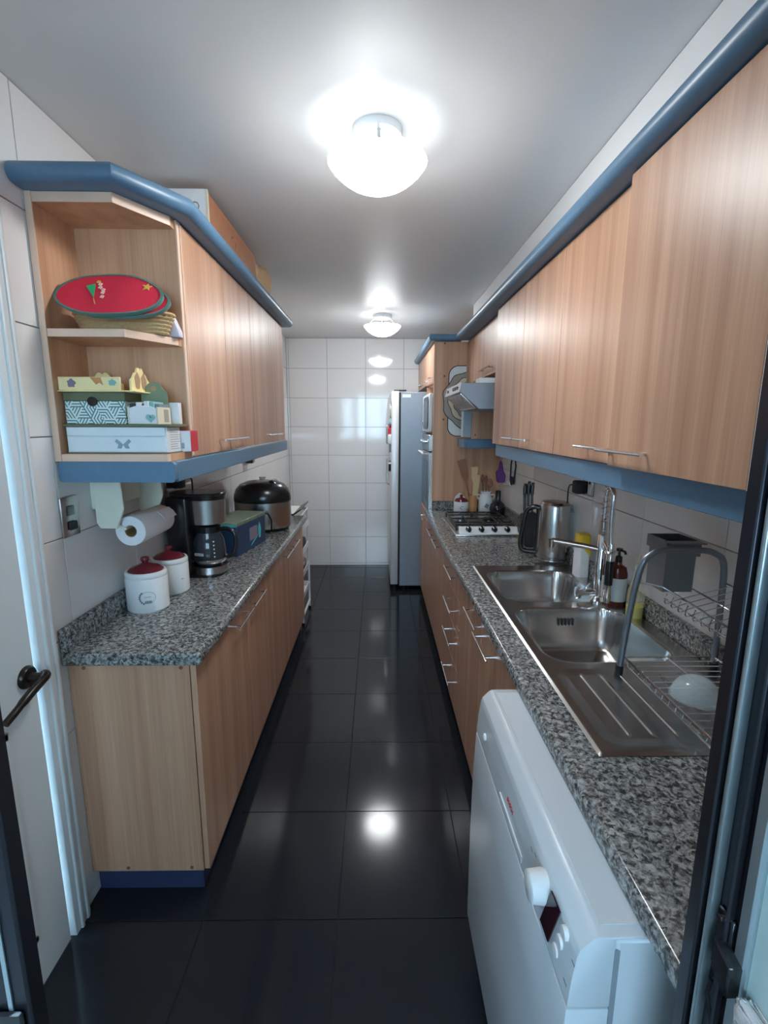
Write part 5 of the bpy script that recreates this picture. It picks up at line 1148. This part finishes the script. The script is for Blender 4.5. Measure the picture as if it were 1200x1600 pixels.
for k, (x, m, dz) in enumerate(((-0.722, INK, .002), (-0.708, WPLAS, .006), (-0.694, INK, .003), (-0.680, LABELW, .009), (-0.668, TEALP, .008), (-0.656, INKG, .002))):
    bm = box(BM(), x-0.007, x+0.007, 1.466+0.004*(k % 3), 1.535, zt+0.001, zt+0.058+dz, 0.001)
    bmesh.ops.rotate(bm, cent=(x, 1.5, zt), matrix=Matrix.Rotation(0.04*(k % 3-1), 3, 'Y'), verts=bm.verts)
    X('tea_sachet', bm, m, ('leftmost, black-edged', 'second from left, plain white', 'third from left, black', 'tallest, pale blue-white', 'teal', 'rightmost, grey')[k]+' tea sachet in the white heart box', 'sachet', (x, 1.5, zt), 'sachets in the heart box')
bm = box(BM(), -0.655, -0.622, 1.552, 1.575, zt+0.0005, zt+0.066, 0.001); X('small_carton', bm, WPLAS, 'small white packet behind the heart box on the green board', 'packet', (-0.64, 1.56, zt))
t = T('spice_carton', 'white and red carton with barcode at the right end of the bottom shelf', 'carton', (-0.60, 1.56, zb))
cx0 = -0.626
O('carton', box(BM(), cx0, cx0+0.036, 1.5525, 1.611, zb+0.0005, zb+0.066, 0.0008), REDC, t)
O('white_face', box(BM(), cx0-0.012, cx0+0.0, 1.4985, 1.5995, zb+0.0005, zb+0.066, 0.0006) if False else box(BM(), cx0+0.0003, cx0+0.0345, 1.5512, 1.5523, zb+0.001, zb+0.0655), WPLAS, t)
bm = BM()
for k in range(5): box(bm, cx0+0.006+0.0018*k, cx0+0.0069+0.0018*k, 1.5508, 1.5511, zb+0.010, zb+0.028)
O('barcode', bm, INK, t)

# ------------------------------------------------------------------ on top of the left cupboards
zo = UZ1+0.0485
t = T('storage_box', 'long orange-brown cardboard box with white end on top of the left cupboards', 'box', (-0.76, 2.3, zo))
O('carton', box(BM(), -0.80, -0.622, 1.950, 2.66, zo-0.0475, zo+0.180, 0.004), ORBOX, t)
O('end_flap', box(BM(), -0.80, -0.627, 1.944, 1.9495, zo-0.045, zo+0.182, 0.001), WPLAS, t, label='white paper end flap')
O('flap_edge', box(BM(), -0.6265, -0.618, 1.943, 1.952, zo-0.045, zo+0.181, 0.001), CREAM2, t)
text('hand_lettering', 'OSO', 0.045, INKG, t, FR(Vector((-0.665, 1.9437, zo+0.095)), (0.1, 0, -1), (1, 0, 0.1)))
bm = BM()
for y, z, a in ((2.25, 0.12, .4), (2.30, 0.10, 1.2), (2.33, 0.07, .2), (2.29, 0.06, .9)): flat(bm, [(-0.02, 0), (0.02, 0.003), (0.012, 0.009)], FR(Vector((-0.6219, y, zo+z)), (0, math.cos(a), math.sin(a)), (0, -math.sin(a), math.cos(a))), 0.0005)
O('printed_drawing', bm, WSPD, t)
bm = BM(); q = bmesh.ops.create_icosphere(bm, subdivisions=3, radius=1)['verts']
for v in bm.verts:
    c = v.co; s = 1+0.18*math.sin(5*c.x+3*c.z)*math.cos(4*c.y+2*c.x)+random.uniform(-.06, .06)
    v.co = Vector((-0.675+0.072*max(-1, min(1, c.x*1.25))*s, 2.80+0.13*max(-1, min(1, c.y*1.2))*s, zo+0.085+0.098*max(-0.86, min(1, c.z*1.2))*min(s, 1.05)))
X('paper_bag', bm, KRAFT, 'crumpled kraft paper bag behind the orange-brown box on the cupboards', 'bag', (-0.69, 2.8, zo))
